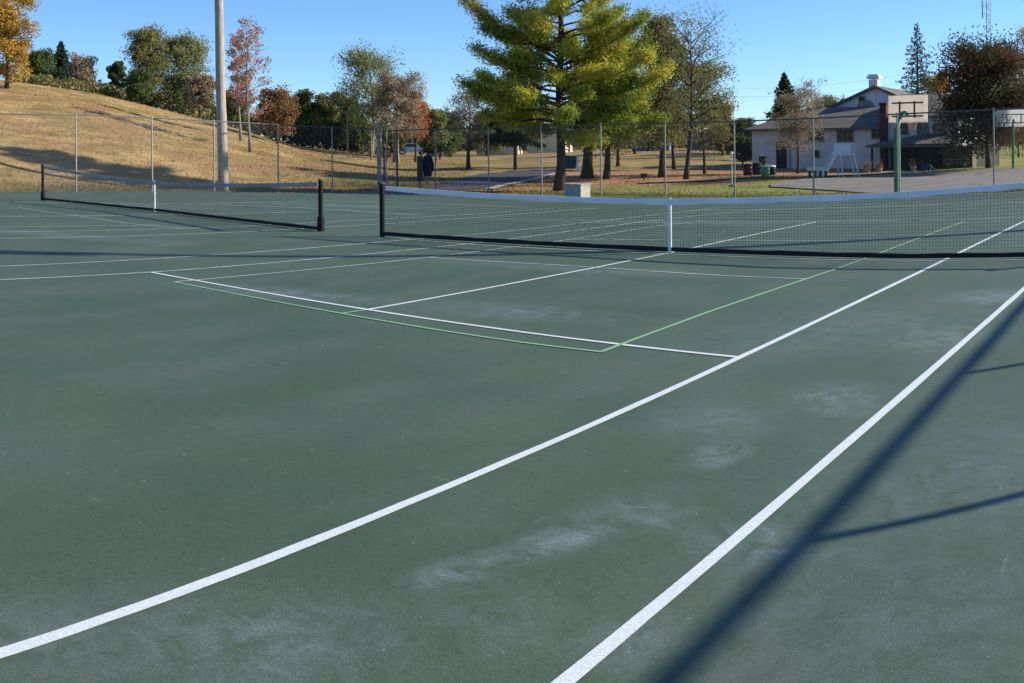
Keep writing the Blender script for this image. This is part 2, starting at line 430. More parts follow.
# ------------------------------------------------------------------ painted lines (each follows the paint seen on the court)
def ext(a, b, d):                            # extend from a through b by d metres
    v = Vector((b[0]-a[0], b[1]-a[1])).normalized(); return (b[0]+v.x*d, b[1]+v.y*d)
def smooth_line(P, n=3):
    for _ in range(n):
        Q = [P[0]]
        for i in range(1, len(P)-1):
            Q.append(((P[i-1][0]+2*P[i][0]+P[i+1][0])/4, (P[i-1][1]+2*P[i][1]+P[i+1][1])/4))
        Q.append(P[-1]); P = Q
    return P
LZ = [0.004]
def pline(px, width=.05, m='line', e0=0, e1=0, name='painted_line', sm_=1, lvl=0):
    P = [ground_pt(u, v) for u, v in px]
    if len(P) > 3: P = smooth_line(P, sm_)
    if e0: P = [ext(P[1], P[0], e0)]+P
    if e1: P = P+[ext(P[-2], P[-1], e1)]
    LZ[0] += .00012
    return ribbon(name, P, width, zc, .002+LZ[0]*.7, MAT[m], .35)
A = [(0, 654.5), (100, 619.7), (200, 585.6), (300, 546), (400, 506), (500, 464.2), (600, 421.8), (738.7, 357.6), (824, 318), (903.7, 280), (950, 257.5), (1005, 231), (1024, 221.5)]
pline(A, .058, e0=3, e1=7, name='singles_sideline')
pline([(564.4, 683), (640, 620), (707, 563), (862, 430), (882.6, 413), (1024, 289)], .06, e0=4, e1=16, name='doubles_sideline')
pline([(0, 266.5), (60, 264), (120, 261), (200, 256), (240, 253.5), (300, 249), (355, 244.5), (400, 240.2), (445, 237), (480, 234.3), (538, 228.2), (590, 222.6), (640, 217), (682, 211.6), (717, 208.7)], .05, 'line_old', e0=6, name='doubles_sideline')
pline([(0, 280), (100, 275.3), (152, 272.4), (200, 269), (240, 265.5), (300, 260.8), (355, 255.4), (400, 251), (440, 247), (503, 240.4), (538, 235.7), (568, 231.3), (600, 228), (643, 222), (700, 215), (766, 209.5)], .05, 'line_old', e0=7, name='singles_sideline')
pline([(173.7, 282.2), (240, 276), (340, 267), (398.6, 260.8), (440, 256.5), (500, 248.5), (562, 241), (600, 235.5), (635, 229.5), (673, 224), (700, 221.4)], .04, 'line_old', name='pickleball_sideline')
pline([(151.7, 272.6), (200, 281.3), (266, 293), (367, 310), (500, 329), (620, 344), (738.7, 357.6)], .052, name='service_line', sm_=2)
pline([(367, 310), (440, 297), (520, 282), (604, 266), (670, 253), (720, 242.5), (771, 231), (817, 222)], .05, name='center_service_line')
pline([(700, 221.5), (760, 222), (817, 221.8), (880, 221), (940, 219.5), (1024, 218)], .06, 'line_old', e1=2, name='service_line')
pline([(690, 210.3), (730, 210), (800, 209.5), (850, 207.5), (877, 206.2), (1000, 203), (1024, 202.3)], .09, 'line_old', e1=6, name='baseline')
pline([(173.7, 282.2), (260, 298.5), (342, 313.6), (440, 331), (530, 345), (601, 352.3)], .04, 'line_green', name='pickleball_baseline', sm_=2)
pline([(601, 352.3), (626, 343.3), (706.5, 311.3), (774, 289.8), (835.4, 270), (876, 254.8), (922.6, 237), (966, 221.1)], .04, 'line_green', name='pickleball_sideline')
pline([(430, 257.6), (465, 260.3), (500, 262), (560, 265.3), (604, 268), (680, 273.2), (720, 276), (805, 279.3)], .035, 'line_old', name='kitchen_line')
pline([(572, 239.5), (649, 239.6), (700, 240.6), (800, 240.8), (915, 240)], .035, 'line_old', name='kitchen_line')
pline([(342, 313.6), (366, 310.3)], .04, 'line_green', name='pickleball_center_line')
pline([(386, 237.3), (420, 240.3), (470, 244.8), (540, 248.7), (600, 251.3), (670, 254), (735, 256.5), (800, 259.3), (900, 261.2), (1024, 260)], .05, 'line_old', name='net_line')
pline([(0, 238.6), (60, 238), (120, 236.3), (180, 235), (240, 232.2), (322, 228), (360, 225), (418.6, 222.3), (478, 218), (527, 214.3), (562, 210.6), (595, 208.6)], .055, 'line_old', e0=5, name='doubles_sideline')
pline([(0, 232.3), (60, 231.5), (120, 230.3), (185, 228.5), (240, 226.8), (296, 224), (325, 222), (360, 220.3), (420, 217.7), (462, 215.2), (521, 211.3), (556, 208.4)], .055, 'line_old', e0=5, name='singles_sideline')
pline([(0, 227), (60, 226.7), (120, 225.8), (160, 225.3)], .05, 'line_old', e0=3, name='pickleball_sideline')
pline([(0, 216.6), (60, 216.4), (120, 215.6), (152, 215), (195, 214.6), (240, 213.6), (272, 212.9), (310, 212)], .08, 'line_old', e0=4, name='center_service_line')
pline([(17.6, 207.6), (45.7, 212.3), (81, 216.2), (102, 219.6), (125, 223.8), (155, 226.5), (190, 228.6)], .035, 'line_old', name='service_line')
pline([(0, 202.4), (57, 202.9), (117, 203.4), (160, 204), (220, 204.6), (240, 202.5), (289, 202.2), (327, 201)], .10, 'line_old', e0=3, name='singles_sideline')
pline([(184, 205.2), (263, 205.4), (296, 207.6), (330, 209.8), (357, 211), (386, 213.4), (418.6, 215), (442, 216.6)], .08, 'line_old', name='service_line')
pline([(327, 201), (352, 202), (397, 203), (428, 203.6), (451, 204.6), (477, 205.6), (530, 207.5), (560, 208.6)], .12, 'line_old', name='baseline')

# ------------------------------------------------------------------ tennis nets
def tennis_net(label, P, Hs, strap_i, tape='tape'):
    """P: base points (post, ..., post); Hs: cord height at each"""
    base = (P[0][0], P[0][1], 0); ox, oy = P[0][0], P[0][1]
    t = thing('tennis_net', label, 'tennis net', (ox, oy, 0), group='tennis nets')
    L = [0]
    for a, b in zip(P[:-1], P[1:]): L.append(L[-1]+math.hypot(b[0]-a[0], b[1]-a[1]))
    T = L[-1]
    def pos(s): return itp(s, L, [p[0] for p in P])-ox, itp(s, L, [p[1] for p in P])-oy
    Ls = L[strap_i]
    def top(s):                              # cable pulled down at the strap
        lin = itp(s, L, Hs)
        k = s/Ls if s < Ls else (T-s)/(T-Ls)
        return lin-.035*math.sin(PI*min(1, max(0, k)))
    def zb(s): x, y = pos(s); return zc(x+ox, y+oy)
    for k, s in enumerate((0, T)):
        x, y = pos(s); z = zb(s); h = Hs[0] if k == 0 else Hs[-1]
        m = MB().lathe(x, y, [(.05, z), (.05, z+h+.02), (.045, z+h+.035), (.02, z+h+.04)], 14)
        if tape != 'tape': m.lathe(x, y, [(.075, z), (.075, z+.28), (.05, z+.29)], 14)
        p = m.build('post', MAT['black'], t, smooth=False)
        MB().lathe(x, y, [(.02, z+h+.03), (.058, z+h+.032), (.058, z+h+.055), (.02, z+h+.06)], 12).build('cap', MAT['darksteel'], p)
    # netting
    m = MB(); n = int(T/.048); r = .0021
    for i in range(1, n):
        s = T*i/n; x, y = pos(s); z = zb(s); m.tube([(x, y, z+.06), (x, y, z+top(s)-.04)], r, 3, False)
    rows = 19
    for j in range(1, rows):
        pts = []
        for i in range(0, 41):
            s = .06+(T-.12)*i/40; x, y = pos(s); pts.append((x, y, zb(s)+.05+(top(s)-.09)*j/rows))
        m.tube(pts, r, 3, False)
    m.build('netting', MAT['netcord'], t, fix=False)
    def band(name, lo, hi, th, mm, s0, s1):
        m = MB(); N = 60
        for i in range(N+1):
            s = s0+(s1-s0)*i/N; x, y = pos(s); x2, y2 = pos(min(T, s+.05)); x1, y1 = pos(max(0, s-.05))
            d = Vector((x2-x1, y2-y1)).normalized(); nx, ny = -d.y*th/2, d.x*th/2; zz = zb(s)
            a, b = lo(s)+zz, hi(s)+zz
            m.v += [(x+nx, y+ny, a), (x+nx, y+ny, b), (x-nx, y-ny, b), (x-nx, y-ny, a)]
        for i in range(N):
            for k in range(4):
                a = i*4+k; b = i*4+(k+1) % 4; m.f.append((a, b, b+4, a+4))
        m.f += [(0, 1, 2, 3), (N*4+3, N*4+2, N*4+1, N*4)]
        m.build(name, mm, t)
    wv = lambda s: .006*math.sin(s*5.1)+.004*math.sin(s*11)
    band('headband', lambda s: top(s)-.085+wv(s), lambda s: top(s), .022, MAT[tape], .09, T-.09)
    band('bottom_band', lambda s: .018, lambda s: .085+wv(s)*.6, .018, MAT['bandblk'], .05, T-.05)
    x, y = pos(Ls); z = zb(Ls); x2, y2 = pos(Ls+.1); a = math.atan2(y2-y, x2-x)
    MB().box(x-math.sin(a)*-.0, y, z+(top(Ls)+.01)/2, .055, .034, top(Ls)+.01, a).build('center_strap', MAT['strap'], t, bevel=.004)
    return t
pL = ground_pt(382.5, 236.5); pC = ground_pt(670, 252.6); pR = ground_pt(900, 259.6); pS = ground_pt(1024, 258.2)
tennis_net('tennis net of the near court with bright white tape, closest to the viewer', [pL, pC, pR, pS, ext(pR, pS, 1.6)], [.935, .815, .985, 1.09, 1.13], 1)
q0 = ground_pt(43, 200.2); q1 = ground_pt(154.8, 211.7); q2 = ground_pt(321, 231.2)
tennis_net('faded tennis net of the farther court on the left, in front of the light pole', [q0, q1, q2], [1.14, .80, .97], 1, 'tape_old')

# ------------------------------------------------------------------ chain link fences
def link_mesh(w_, h, pitch=.055, r=.0015):
    m = MB(); n = int((w_+h)/ (pitch*1.414))
    st = pitch*1.414
    for i in range(-int(h/st)-1, int(w_/st)+1):
        for sgn in (1, -1):
            x0 = i*st if sgn > 0 else i*st+h; # line x = x0 + sgn*z
            z0, z1 = 0., h
            xa, xb = x0+sgn*z0, x0+sgn*z1
            # clip to 0..w_
            if sgn > 0:
                if xa < 0: z0 = -x0
                if xb > w_: z1 = w_-x0
            else:
                if xa > w_: z0 = x0-w_
                if xb < 0: z1 = x0
            if z1-z0 < .02: continue
            m.tube([(x0+sgn*z0, 0, z0), (x0+sgn*z1, 0, z1)], r, 3, False)
    return m
def fence(label, P, h, mpost, skip=None, post_r=.032, roll=False, rail=True, mrail=None):
    ox, oy = P[0]; t = thing('chain_link_fence', label, 'fence', (ox, oy, 0))
    proto = None; pan = None
    for i, (x, y) in enumerate(P):
        z = zc(x, y)
        if proto is None:
            proto = MB().lathe(0, 0, [(post_r, -.3), (post_r, h), (post_r*1.2, h+.005), (post_r*1.0, h+.02), (.004, h+.03)] if not roll else [(post_r, -.3), (post_r, h-.03)], 10).build('post', mpost, t)
            o = proto
        else: o = copy_child(proto, t)
        o.location = (x-ox, y-oy, z)
    pts = [(x-ox, y-oy, zc(x, y)+h-.03) for x, y in P]
    MB().tube(pts, .027, 8).build('top_rail', mrail or mpost, t)
    MB().tube([(a, b, c-h+.09) for a, b, c in pts], .003, 4).build('tension_wire', MAT['mesh'], t)
    for a, b in zip(P[:-1], P[1:]):
        L_ = math.hypot(b[0]-a[0], b[1]-a[1])
        if pan is None:
            pan = link_mesh(L_, h-.12).build('chain_link', MAT['mesh'], t, fix=False); o = pan; L0 = L_
        else: o = copy_child(pan, t)
        o.location = (a[0]-ox, a[1]-oy, zc(*a)+.06)
        sl_ = (zc(*b)-zc(*a))/L_
        o.rotation_euler = (0, -math.atan(sl_), math.atan2(b[1]-a[1], b[0]-a[0])); o.scale = (L_/L0, 1, 1)
    if roll:
        m = MB(); n = 60; q = []
        for i in range(n+1):
            k = i/n*(len(pts)-1); a = int(min(k, len(pts)-2)); f_ = k-a
            p = Vector(pts[a]).lerp(Vector(pts[a+1]), f_); p.z -= .02+.008*math.sin(k*PI*2); q.append(tuple(p))
        m.tube(q, [.031+.004*math.sin(i*1.7) for i in range(n+1)], 10).build('rolled_windscreen', MAT['screen'], t, smooth=True)
    return t
FX = [10.42, 7.4, 4.2, .9, -2.7, -6.0, -9.3, -12.4, -15.5, -18.6, -21.6, -24.9, -28.2]
far = [(x, 22.0) for x in FX][::-1]
fence('tall chain link fence with dark top rail across the far end of the courts', far, 3.05, MAT['galv'], mrail=MAT['darksteel'])
def xz(u):                                    # left fence: where the bearing meets x = -28.2
    az = YAW+(u-512)/F; return (-28.2, CY+(CX+28.2)/math.tan(-az))
lf = [xz(u) for u in (-90, -12, 76, 152, 214, 278, 332)]+[(-28.2, 21.6)]
fence('chain link fence with pale posts along the foot of the grass hill', lf, 3.1, MAT['galv'], mrail=MAT['darksteel'])
rf = []
y = -5.2
ys = [-5.05+3.07*k for k in range(-6, 9)]+[21.6]
fence('chain link fence along the right side of the courts, windscreen rolled up on its rail', [(10.33, y) for y in ys], 3.05, MAT['galv'], post_r=.036, roll=True)

# ------------------------------------------------------------------ light poles
def light_pole(label, x, y, h, r0, r1, lean=(0, 0), light=True):
    z = zc(min(X1, max(X0, x)), min(Y1, max(Y0, y)))
    t = thing('light_pole', label, 'light pole', (x, y, z), group='wooden light poles')
    n = 14
    MB().tube([(lean[0]*k/n+.02*math.sin(k), lean[1]*k/n, h*k/n-.2*(k == 0)) for k in range(n+1)], [r0+(r1-r0)*k/n for k in range(n+1)], 18).build('pole', MAT['wood_pole'], t, smooth=True)
    hx, hy = lean
    MB().box(hx, hy, h-.5, 2.2, .12, .12, .9).build('crossarm', MAT['darksteel'], t)
    for s in (-.9, -.3, .3, .9):
        c, q = math.cos(.9)*s, math.sin(.9)*s
        MB().box(hx+c+.15, hy+q-.2, h-.30, .42, .34, .34, .4).build('floodlight', MAT['darksteel'], t, bevel=.03)
    return t
px_, py_ = xz(223.5)
light_pole('thick pale wooden light pole standing behind the far left net', *at(223, 44.6), 14.5, .245, .16, (-.25, -.1))
light_pole('tall wooden light pole on the right whose long thin shadow crosses the court', 12.4, 12.5, 13.6, .17, .12)

# ------------------------------------------------------------------ trees
def rots(n, r):                              # random orthonormal pairs
    a = r.normal(size=(n, 3)); a /= np.linalg.norm(a, axis=1)[:, None]
    b = r.normal(size=(n, 3)); b -= (b*a).sum(1)[:, None]*a; b /= np.linalg.norm(b, axis=1)[:, None]
    return a, b
def leaves(name, C, sa, sb, r, m, parent, flat=0.):
    """one small leaf-shaped face per row of C"""
    n = len(C); a, b = rots(n, r)
    if flat: a[:, 2] *= (1-flat); b[:, 2] *= (1-flat)
    s = r.uniform(.6, 1.3, size=(n, 1))
    V = np.stack([C-a*sa*s, C-b*sb*s+a*sa*.1, C+a*sa*s, C+b*sb*s], 1).reshape(-1, 3)
    me = bpy.data.meshes.new(name)
    me.vertices.add(4*n); me.vertices.foreach_set('co', V.ravel())
    me.loops.add(4*n); me.loops.foreach_set('vertex_index', np.arange(4*n))
    me.polygons.add(n); me.polygons.foreach_set('loop_start', np.arange(0, 4*n, 4)); me.polygons.foreach_set('loop_total', np.full(n, 4))
    me.update(calc_edges=True); me.validate()
    me.materials.append(m)
    o = bpy.data.objects.new(name, me); COL.objects.link(o); o.parent = parent
    return o
LM = {
 'pine': leafmat('pine_needles', [(.07, .12, .03), (.20, .25, .045), (.50, .46, .07), (.70, .58, .10)], .42),
 'spruce': leafmat('spruce_needles', [(.025, .05, .028), (.045, .075, .038), (.08, .105, .05)], .5),
 'spruce_bare': leafmat('sparse_spruce_needles', [(.06, .075, .06), (.11, .12, .09)], .5),
 'olive': leafmat('olive_leaves', [(.11, .12, .05), (.20, .20, .08), (.33, .29, .13)], .4),
 'green': leafmat('green_leaves', [(.055, .085, .035), (.10, .135, .05), (.18, .19, .07)], .4),
 'brown': leafmat('brown_leaves', [(.14, .09, .04), (.25, .15, .07), (.34, .21, .11)], .5),
 'rust': leafmat('rust_leaves', [(.22, .10, .05), (.40, .16, .08), (.48, .26, .12)], .5),
 'red': leafmat('red_leaves', [(.26, .14, .12), (.40, .22, .18), (.42, .30, .22)], .5),
 'yellow': leafmat('yellow_leaves', [(.16, .18, .04), (.42, .27, .06), (.58, .32, .10)], .35),
 'maple': leafmat('dark_maple_leaves', [(.05, .075, .03), (.07, .08, .035), (.12, .075, .04), (.27, .08, .06)], .35),
 'grey': leafmat('grey_brown_leaves', [(.18, .15, .10), (.30, .24, .16), (.40, .31, .21)], .5),
 'palegreen': leafmat('pale_green_leaves', [(.12, .14, .06), (.22, .24, .10), (.30, .30, .14)], .5),
}
def tree(label, u, D, vtop, half, vcb, leaf, n=4000, ls=.16, fill=1., kind='tree', shape='round', bark='bark', limbs=9, twigs=True, group='trees around the courts', seed=0, uoff=0, tr=None, trunks=1):
    r = np.random.RandomState(seed or (int(u*7+D)) % 9999); rr = random.Random(int(u*13+D))
    x, y = at(u, D); zb = Gt(x, y); Ht = ztop(u, vtop, D)-zb; R = half*D/F; cb = max(.3, ztop(u, vcb, D)-zb)
    t = thing(kind, label, 'tree', (x, y, zb), group=group)
    right = Vector((math.cos(YAW+(u-512)/F), -math.sin(YAW+(u-512)/F), 0)); ox = right*(uoff*D/F)
    tr = tr or max(.07, Ht*.018)
    m = MB(); tips = []
    cx, cy = ox.x, ox.y
    th_top = Ht*.86
    for q in range(trunks):
        bx, by = (0, 0) if q == 0 else (rr.uniform(-.8, .8), rr.uniform(-.8, .8))
        pts = []; N = 9
        ph = rr.uniform(0, 6)
        for k in range(N+1):
            f = k/N; pts.append((bx+cx*f+math.sin(f*5+ph)*Ht*.012, by+cy*f+math.cos(f*4+ph)*Ht*.012, th_top*f-(.15 if k == 0 else 0)))
        m.tube(pts, [tr*(1.35 if k == 0 else 1)*(1-.85*k/N) for k in range(N+1)], 8)
        for i in range(limbs):
            f = (cb*.85+(th_top-cb*.85)*((i+.3)/limbs)**.9)/th_top; f = min(.97, f)
            a = i*2.4+ph
            st = Vector(pts[int(f*N)]).lerp(Vector(pts[min(N, int(f*N)+1)]), f*N-int(f*N))
            zf = (st.z-cb)/(Ht-cb)
            ln = R*(.95 if shape == 'round' else 1.)*math.sqrt(max(.08, 1-(zf*1.05-.25)**2))*rr.uniform(.75, 1.05)
            rise = (.25+.9*max(0, zf))*ln*rr.uniform(.7, 1.2)
            e = st+Vector((math.cos(a)*ln, math.sin(a)*ln, min(rise, Ht*.98-st.z)))
            mid = st.lerp(e, .5)+Vector((0, 0, ln*.10))
            rb = tr*(.42-.25*f)
            m.tube([st, st.lerp(mid, .5), mid, mid.lerp(e, .55), e], [rb, rb*.8, rb*.6, rb*.4, rb*.15], 5, False)
            tips += [e, mid.lerp(e, .5)]
            for j in range(7 if twigs else 3):
                g = rr.uniform(.25, .95); s0 = st.lerp(e, g)+Vector((0, 0, ln*.06))
                d = Vector((rr.gauss(0, 1), rr.gauss(0, 1), rr.uniform(.2, 1.6))).normalized()*ln*rr.uniform(.25, .5)
                e2 = s0+d
                m.tube([s0, s0.lerp(e2, .5)+Vector((0, 0, .05)), e2], [rb*.35, rb*.22, rb*.08], 4, False); tips.append(e2)
                if twigs:
                    for _ in range(4):
                        s1 = s0.lerp(e2, rr.uniform(.3, .95)); e3 = s1+Vector((rr.gauss(0, 1), rr.gauss(0, 1), rr.uniform(-.1, 1.4))).normalized()*ln*rr.uniform(.12, .28)
                        m.tube([s1, e3], [rb*.13, rb*.05], 3, False); tips.append(e3)
    m.build('trunk', MAT[bark], t, smooth=True, fix=False)
    # foliage: clumps around the twig ends inside the crown envelope
    n = int(n*3.0); ls = ls*.78; cb = cb*.8
    nc = max(16, int(95*fill)); K = []
    T = np.array([tuple(p) for p in tips])
    for i in range(nc):
        if rr.random() < .55: c = T[rr.randrange(len(T))]
        else:
            a = rr.uniform(0, 2*PI); z = rr.uniform(0, 1); rad = .84*R*math.sqrt(rr.uniform(.05, 1))*math.sqrt(max(.05, 1-(2*z-.9)**2 if z > .45 else 1-(.45-z)**2*2.2))
            if shape == 'cone': rad = R*(1-z)**.8*math.sqrt(rr.random())
            c = np.array([cx*z+math.cos(a)*rad, cy*z+math.sin(a)*rad, cb+(Ht-cb)*z*.97])
        K.append((c, rr.uniform(.13, .34)*R*(1.15 if fill >= 1 else .8)))
    per = n//nc; C = []
    for c, s in K:
        g = r.normal(size=(per, 3)); g /= np.linalg.norm(g, axis=1)[:, None]; g *= (r.uniform(0, 1, size=(per, 1))**.45)*s*1.6; g[:, 2] *= .75
        C.append(c+g)
    extra = max(0, n//6)
    idx = r.randint(0, len(T), extra); C.append(T[idx]+r.normal(size=(extra, 3))*R*.04)
    C = np.concatenate(C); C = C[C[:, 2] > cb*.6]
    leaves('crown', C, ls*.6, ls*.42, r, LM[leaf], t)
    return t
def spruce(label, u, D, vtop, half, vcb, leaf='spruce', n=9000, dens=1., bark='bark', group='trees around the courts', kind='spruce_tree', ls=.16, droop=.15):
    rr = random.Random(int(u*3+D)); r = np.random.RandomState(int(u+D*3))
    x, y = at(u, D); zb = Gt(x, y); Ht = ztop(u, vtop, D)-zb; R = half*D/F; cb = max(.3, ztop(u, vcb, D)-zb)
    t = thing(kind, label, 'tree', (x, y, zb), group=group); tr = Ht*.015
    m = MB(); m.tube([(0, 0, -.1), (.02, 0, Ht*.5), (0, 0, Ht)], [tr*1.2, tr*.7, .02], 8)
    C = []; nb = int(110*dens)
    for i in range(nb):
        f = (i+.5)/nb; z = cb+(Ht-cb)*f; a = i*2.39996+rr.uniform(-.3, .3)
        ln = R*(1-f)**.85*rr.uniform(.65, 1.12)+.12
        d = Vector((math.cos(a), math.sin(a), 0)); e = Vector((0, 0, z))+d*ln+Vector((0, 0, -droop*ln+(.12*ln if f > .5 else 0)))
        st = Vector((0, 0, z)); mid = st.lerp(e, .55)+Vector((0, 0, .05*ln))
        m.tube([st, mid, e], [tr*.25*(1-f)+.012, tr*.15*(1-f)+.008, .005], 4, False)
        k = max(6, int(n/nb*(ln/(R*.6)))); q = r.uniform(.15, 1.03, size=k)
        side = r.normal(size=k)*.18*ln*(1-q*.55); P = np.outer(1-q, np.array(st))+np.outer(q, np.array(e))
        P += np.outer(side, np.array((-d.y, d.x, 0))); P[:, 2] += -np.abs(side)*.3+r.normal(size=k)*.05*(1+ln*.2)-.05
        C.append(P)
    m.build('trunk', MAT[bark], t, smooth=True, fix=False)
    leaves('crown', np.concatenate(C), ls, ls*.45, r, LM[leaf], t)
    return t

def big_pine():
    D = 47.5; u = 560; r = np.random.RandomState(5); rr = random.Random(11)
    x, y = at(u, D); zb = Gt(x, y)
    t = thing('pine_tree', 'big yellow-green pine with long level boughs, tallest tree behind the far fence', 'tree', (x, y, zb), group='trees around the courts')
    right = Vector((math.cos(YAW+.048), -math.sin(YAW+.048), 0)); fwd = Vector((-right.y, right.x, 0))
    px = D/F
    m = MB(); Ht = 15.5
    tp = [(-.12*right.x, -.12*right.y, -.2)]+[tuple(right*(.10*k/10+.05*math.sin(k*1.3))+Vector((0, 0, Ht*k/12))) for k in range(1, 13)]
    m.tube(tp, [.30]+[.235*(1-.07*k) for k in range(1, 13)], 12)
    C = []
    boughs = []
    # the boughs that make the outline: end (bearing px, row), start row
    for ue, ve, vs in [(463, -2, 62), (478, 12, 70), (480, 50, 80), (475, 48, 76), (462, 82, 100), (470, 88, 104), (482, 113, 122), (490, 100, 112), (505, 122, 126), (515, 60, 84), (520, 20, 60),
                       (668, 66, 100), (662, 76, 104), (655, 88, 108), (648, 12, 62), (640, 25, 66), (655, 45, 85), (650, 33, 80), (666, 118, 122), (650, 126, 128), (640, 100, 112), (645, 60, 92), (620, 134, 132), (600, 140, 134), (535, 132, 128), (575, 140, 132), (628, 120, 120), (630, 80, 100), (625, 40, 72), (610, 60, 84)]:
        dep = rr.uniform(-2.2, 2.2)
        e = right*((ue-u)*px)+fwd*dep; e.z = ztop(ue, ve, D)-zb
        boughs.append((ztop(u, vs, D)-zb, e))
    for i in range(84):
        f = (i+.5)/84; z = 2.9+(Ht-3.4)*f; a = i*2.39996
        ln = (4.3*(1-f**2.2)+.9)*rr.uniform(.55, 1.0)*(.82 if math.cos(a) < 0 else 1)
        d = right*math.cos(a)*ln+fwd*math.sin(a)*ln*.95
        boughs.append((z, Vector((d.x, d.y, z+ln*rr.uniform(-.02, .40)))))
    for z, e in boughs:
        st = Vector((right.x*.1, right.y*.1, z)); L = (e-st).length
        mid = st.lerp(e, .5)+Vector((0, 0, -.05*L)); rb = .028+.010*L
        path = [st, st.lerp(mid, .6)+Vector((0, 0, .03*L)), mid, mid.lerp(e, .5)+Vector((0, 0, -.02*L)), e]
        m.tube(path, [rb, rb*.8, rb*.6, rb*.35, rb*.12], 5, False)
        dr = (e-st).normalized(); sd = Vector((-dr.y, dr.x, 0)).normalized()
        nt_ = int(10+L*8)
        for j in range(nt_):
            q = rr.uniform(.22, 1.0)**.8; k = q*4; a_ = int(min(3, k)); p = path[a_].lerp(path[a_+1], k-a_)
            tl = (.22+.22*L*(1-q)*.9)*rr.uniform(.5, 1.2)
            tip = p+dr*tl*.8+sd*tl*rr.choice((-1, 1))*rr.uniform(.3, 1)+Vector((0, 0, tl*rr.uniform(-.05, .7)))
            m.tube([p, tip], [rb*.18, .004], 3, False)
            k = 50
            w_ = r.uniform(.2, 1.1, size=(k, 1)); P = np.array(p)*(1-w_)+np.array(tip)*w_+r.normal(size=(k, 3))*np.array([.19, .19, .17])
            C.append(P)
    m.build('trunk', MAT['bark'], t, smooth=True, fix=False)
    leaves('crown', np.concatenate(C), .085, .028, r, LM['pine'], t, flat=.2)
big_pine()

G1 = 'trees around the courts'
tree('orange and yellow maple on the hilltop at the far left edge', 9, 78, -38, 29, 78, 'yellow', 7000, .2, 1.1, 'maple_tree', limbs=12)
spruce('small dark pointed evergreen on the hilltop beside the orange maple', 62, 105, 42, 17, 86, n=3500, ls=.25)
tree('low dark green bush right of the orange maple on the hilltop', 40, 100, 54, 18, 84, 'green', 2600, .24, 1, 'bushy_tree')
tree('brown-green bush below the small evergreen on the hilltop', 82, 98, 62, 18, 90, 'grey', 2600, .22, 1, 'bushy_tree')
tree('dark bushy tree on the hill left of the three large olive crowns', 117, 104, 64, 12, 96, 'green', 2600, .22, .9, 'bushy_tree')
tree('tall olive tree with a pale top on the hill, left one of a pair', 148, 98, 34, 24, 98, 'olive', 6500, .2, 1.2, 'olive_green_tree', limbs=12)
tree('wide yellow-olive tree sloping down to the light pole, right one of a pair', 184, 100, 42, 28, 108, 'palegreen', 6500, .2, 1.2, 'olive_green_tree', limbs=12)
tree('dark green shrub at the foot of the olive trees on the hill', 141, 92, 72, 14, 100, 'green', 2600, .2, 1, 'shrub')
tree('brown shrub under the wide olive tree beside the light pole', 200, 92, 80, 18, 112, 'grey', 2600, .2, .9, 'shrub')
tree('thin half bare tree with pinkish red leaves right of the light pole', 249, 66, 17, 24, 112, 'red', 800, .15, .8, 'young_maple_tree', 'round', 'bark_pale', limbs=20, tr=.11)
tree('slender red-leaved tree close behind the light pole', 240, 72, 30, 15, 100, 'red', 1300, .15, .8, 'young_maple_tree', 'round', 'bark_pale', limbs=13, tr=.11)
tree('rusty brown rounded tree right of the red-leaved trees', 277, 80, 94, 21, 128, 'brown', 4200, .18, 1.1, 'oak_tree', limbs=10)
tree('dark brush behind the trunks of the red-leaved trees', 235, 86, 96, 18, 122, 'green', 2400, .2, 1, 'shrub')
tree('dark green tree right of the rusty tree, first of the dark row', 303, 96, 93, 17, 140, 'green', 4200, .22, 1.2, 'bushy_tree')
tree('dark green tree with a yellowish patch, middle of the dark row', 327, 96, 97, 16, 142, 'olive', 4000, .22, 1.2, 'bushy_tree')
tree('dark evergreen at the right end of the dark row, behind the post on the hill', 349, 98, 100, 15, 146, 'green', 3600, .22, 1.2, 'bushy_tree')
for i, (u, v0) in enumerate([(312, 122), (336, 126), (362, 130), (388, 132), (440, 138)]):
    tree(['low dark thicket under the first tree of the dark row', 'low dark thicket left of the yellow post', 'low dark thicket between the two hill posts', 'low dark thicket behind the grey trunk', 'low thicket behind the yellow-green tree'][i], u, 93+i, v0, 17, v0+16, 'green', 2400, .22, 1.1, 'thicket', twigs=False, tr=.08)
tree('tall pale green rounded tree behind the corner of the fence', 372, 92, 57, 33, 122, 'palegreen', 5200, .17, 1., 'ash_tree', limbs=14, bark='bark_pale', tr=.2)
tree('grey-brown half bare tree in front of the pale green one', 397, 84, 78, 29, 128, 'grey', 4200, .15, .9, 'oak_tree', limbs=14, bark='bark_pale', tr=.28)
tree('bright rusty red tree above the navy jacket', 415, 88, 96, 18, 128, 'rust', 3800, .18, 1.1, 'maple_tree')
tree('yellow-green small tree right of the rusty red one', 436, 90, 112, 13, 140, 'palegreen', 2600, .18, 1, 'small_tree')
tree('dark evergreen bush between the yellow-green tree and the bare tree', 450, 108, 116, 15, 146, 'green', 3000, .22, 1.1, 'bushy_tree')
tree('small nearly bare tree on the lawn beside the dark path', 469, 72, 92, 27, 132, 'grey', 1500, .12, .9, 'bare_tree', limbs=13, tr=.16)
tree('bushy green tree behind the small bare tree', 486, 115, 118, 18, 150, 'olive', 3000, .24, 1.1, 'bushy_tree')
spruce('dark dense spruce behind the left boughs of the big pine', 515, 72, 62, 31, 140, n=9000, ls=.18)
tree('dark spreading tree behind the trunk of the big pine', 588, 61, 44, 38, 138, 'green', 4200, .15, .9, 'shade_tree', limbs=12, tr=.36)
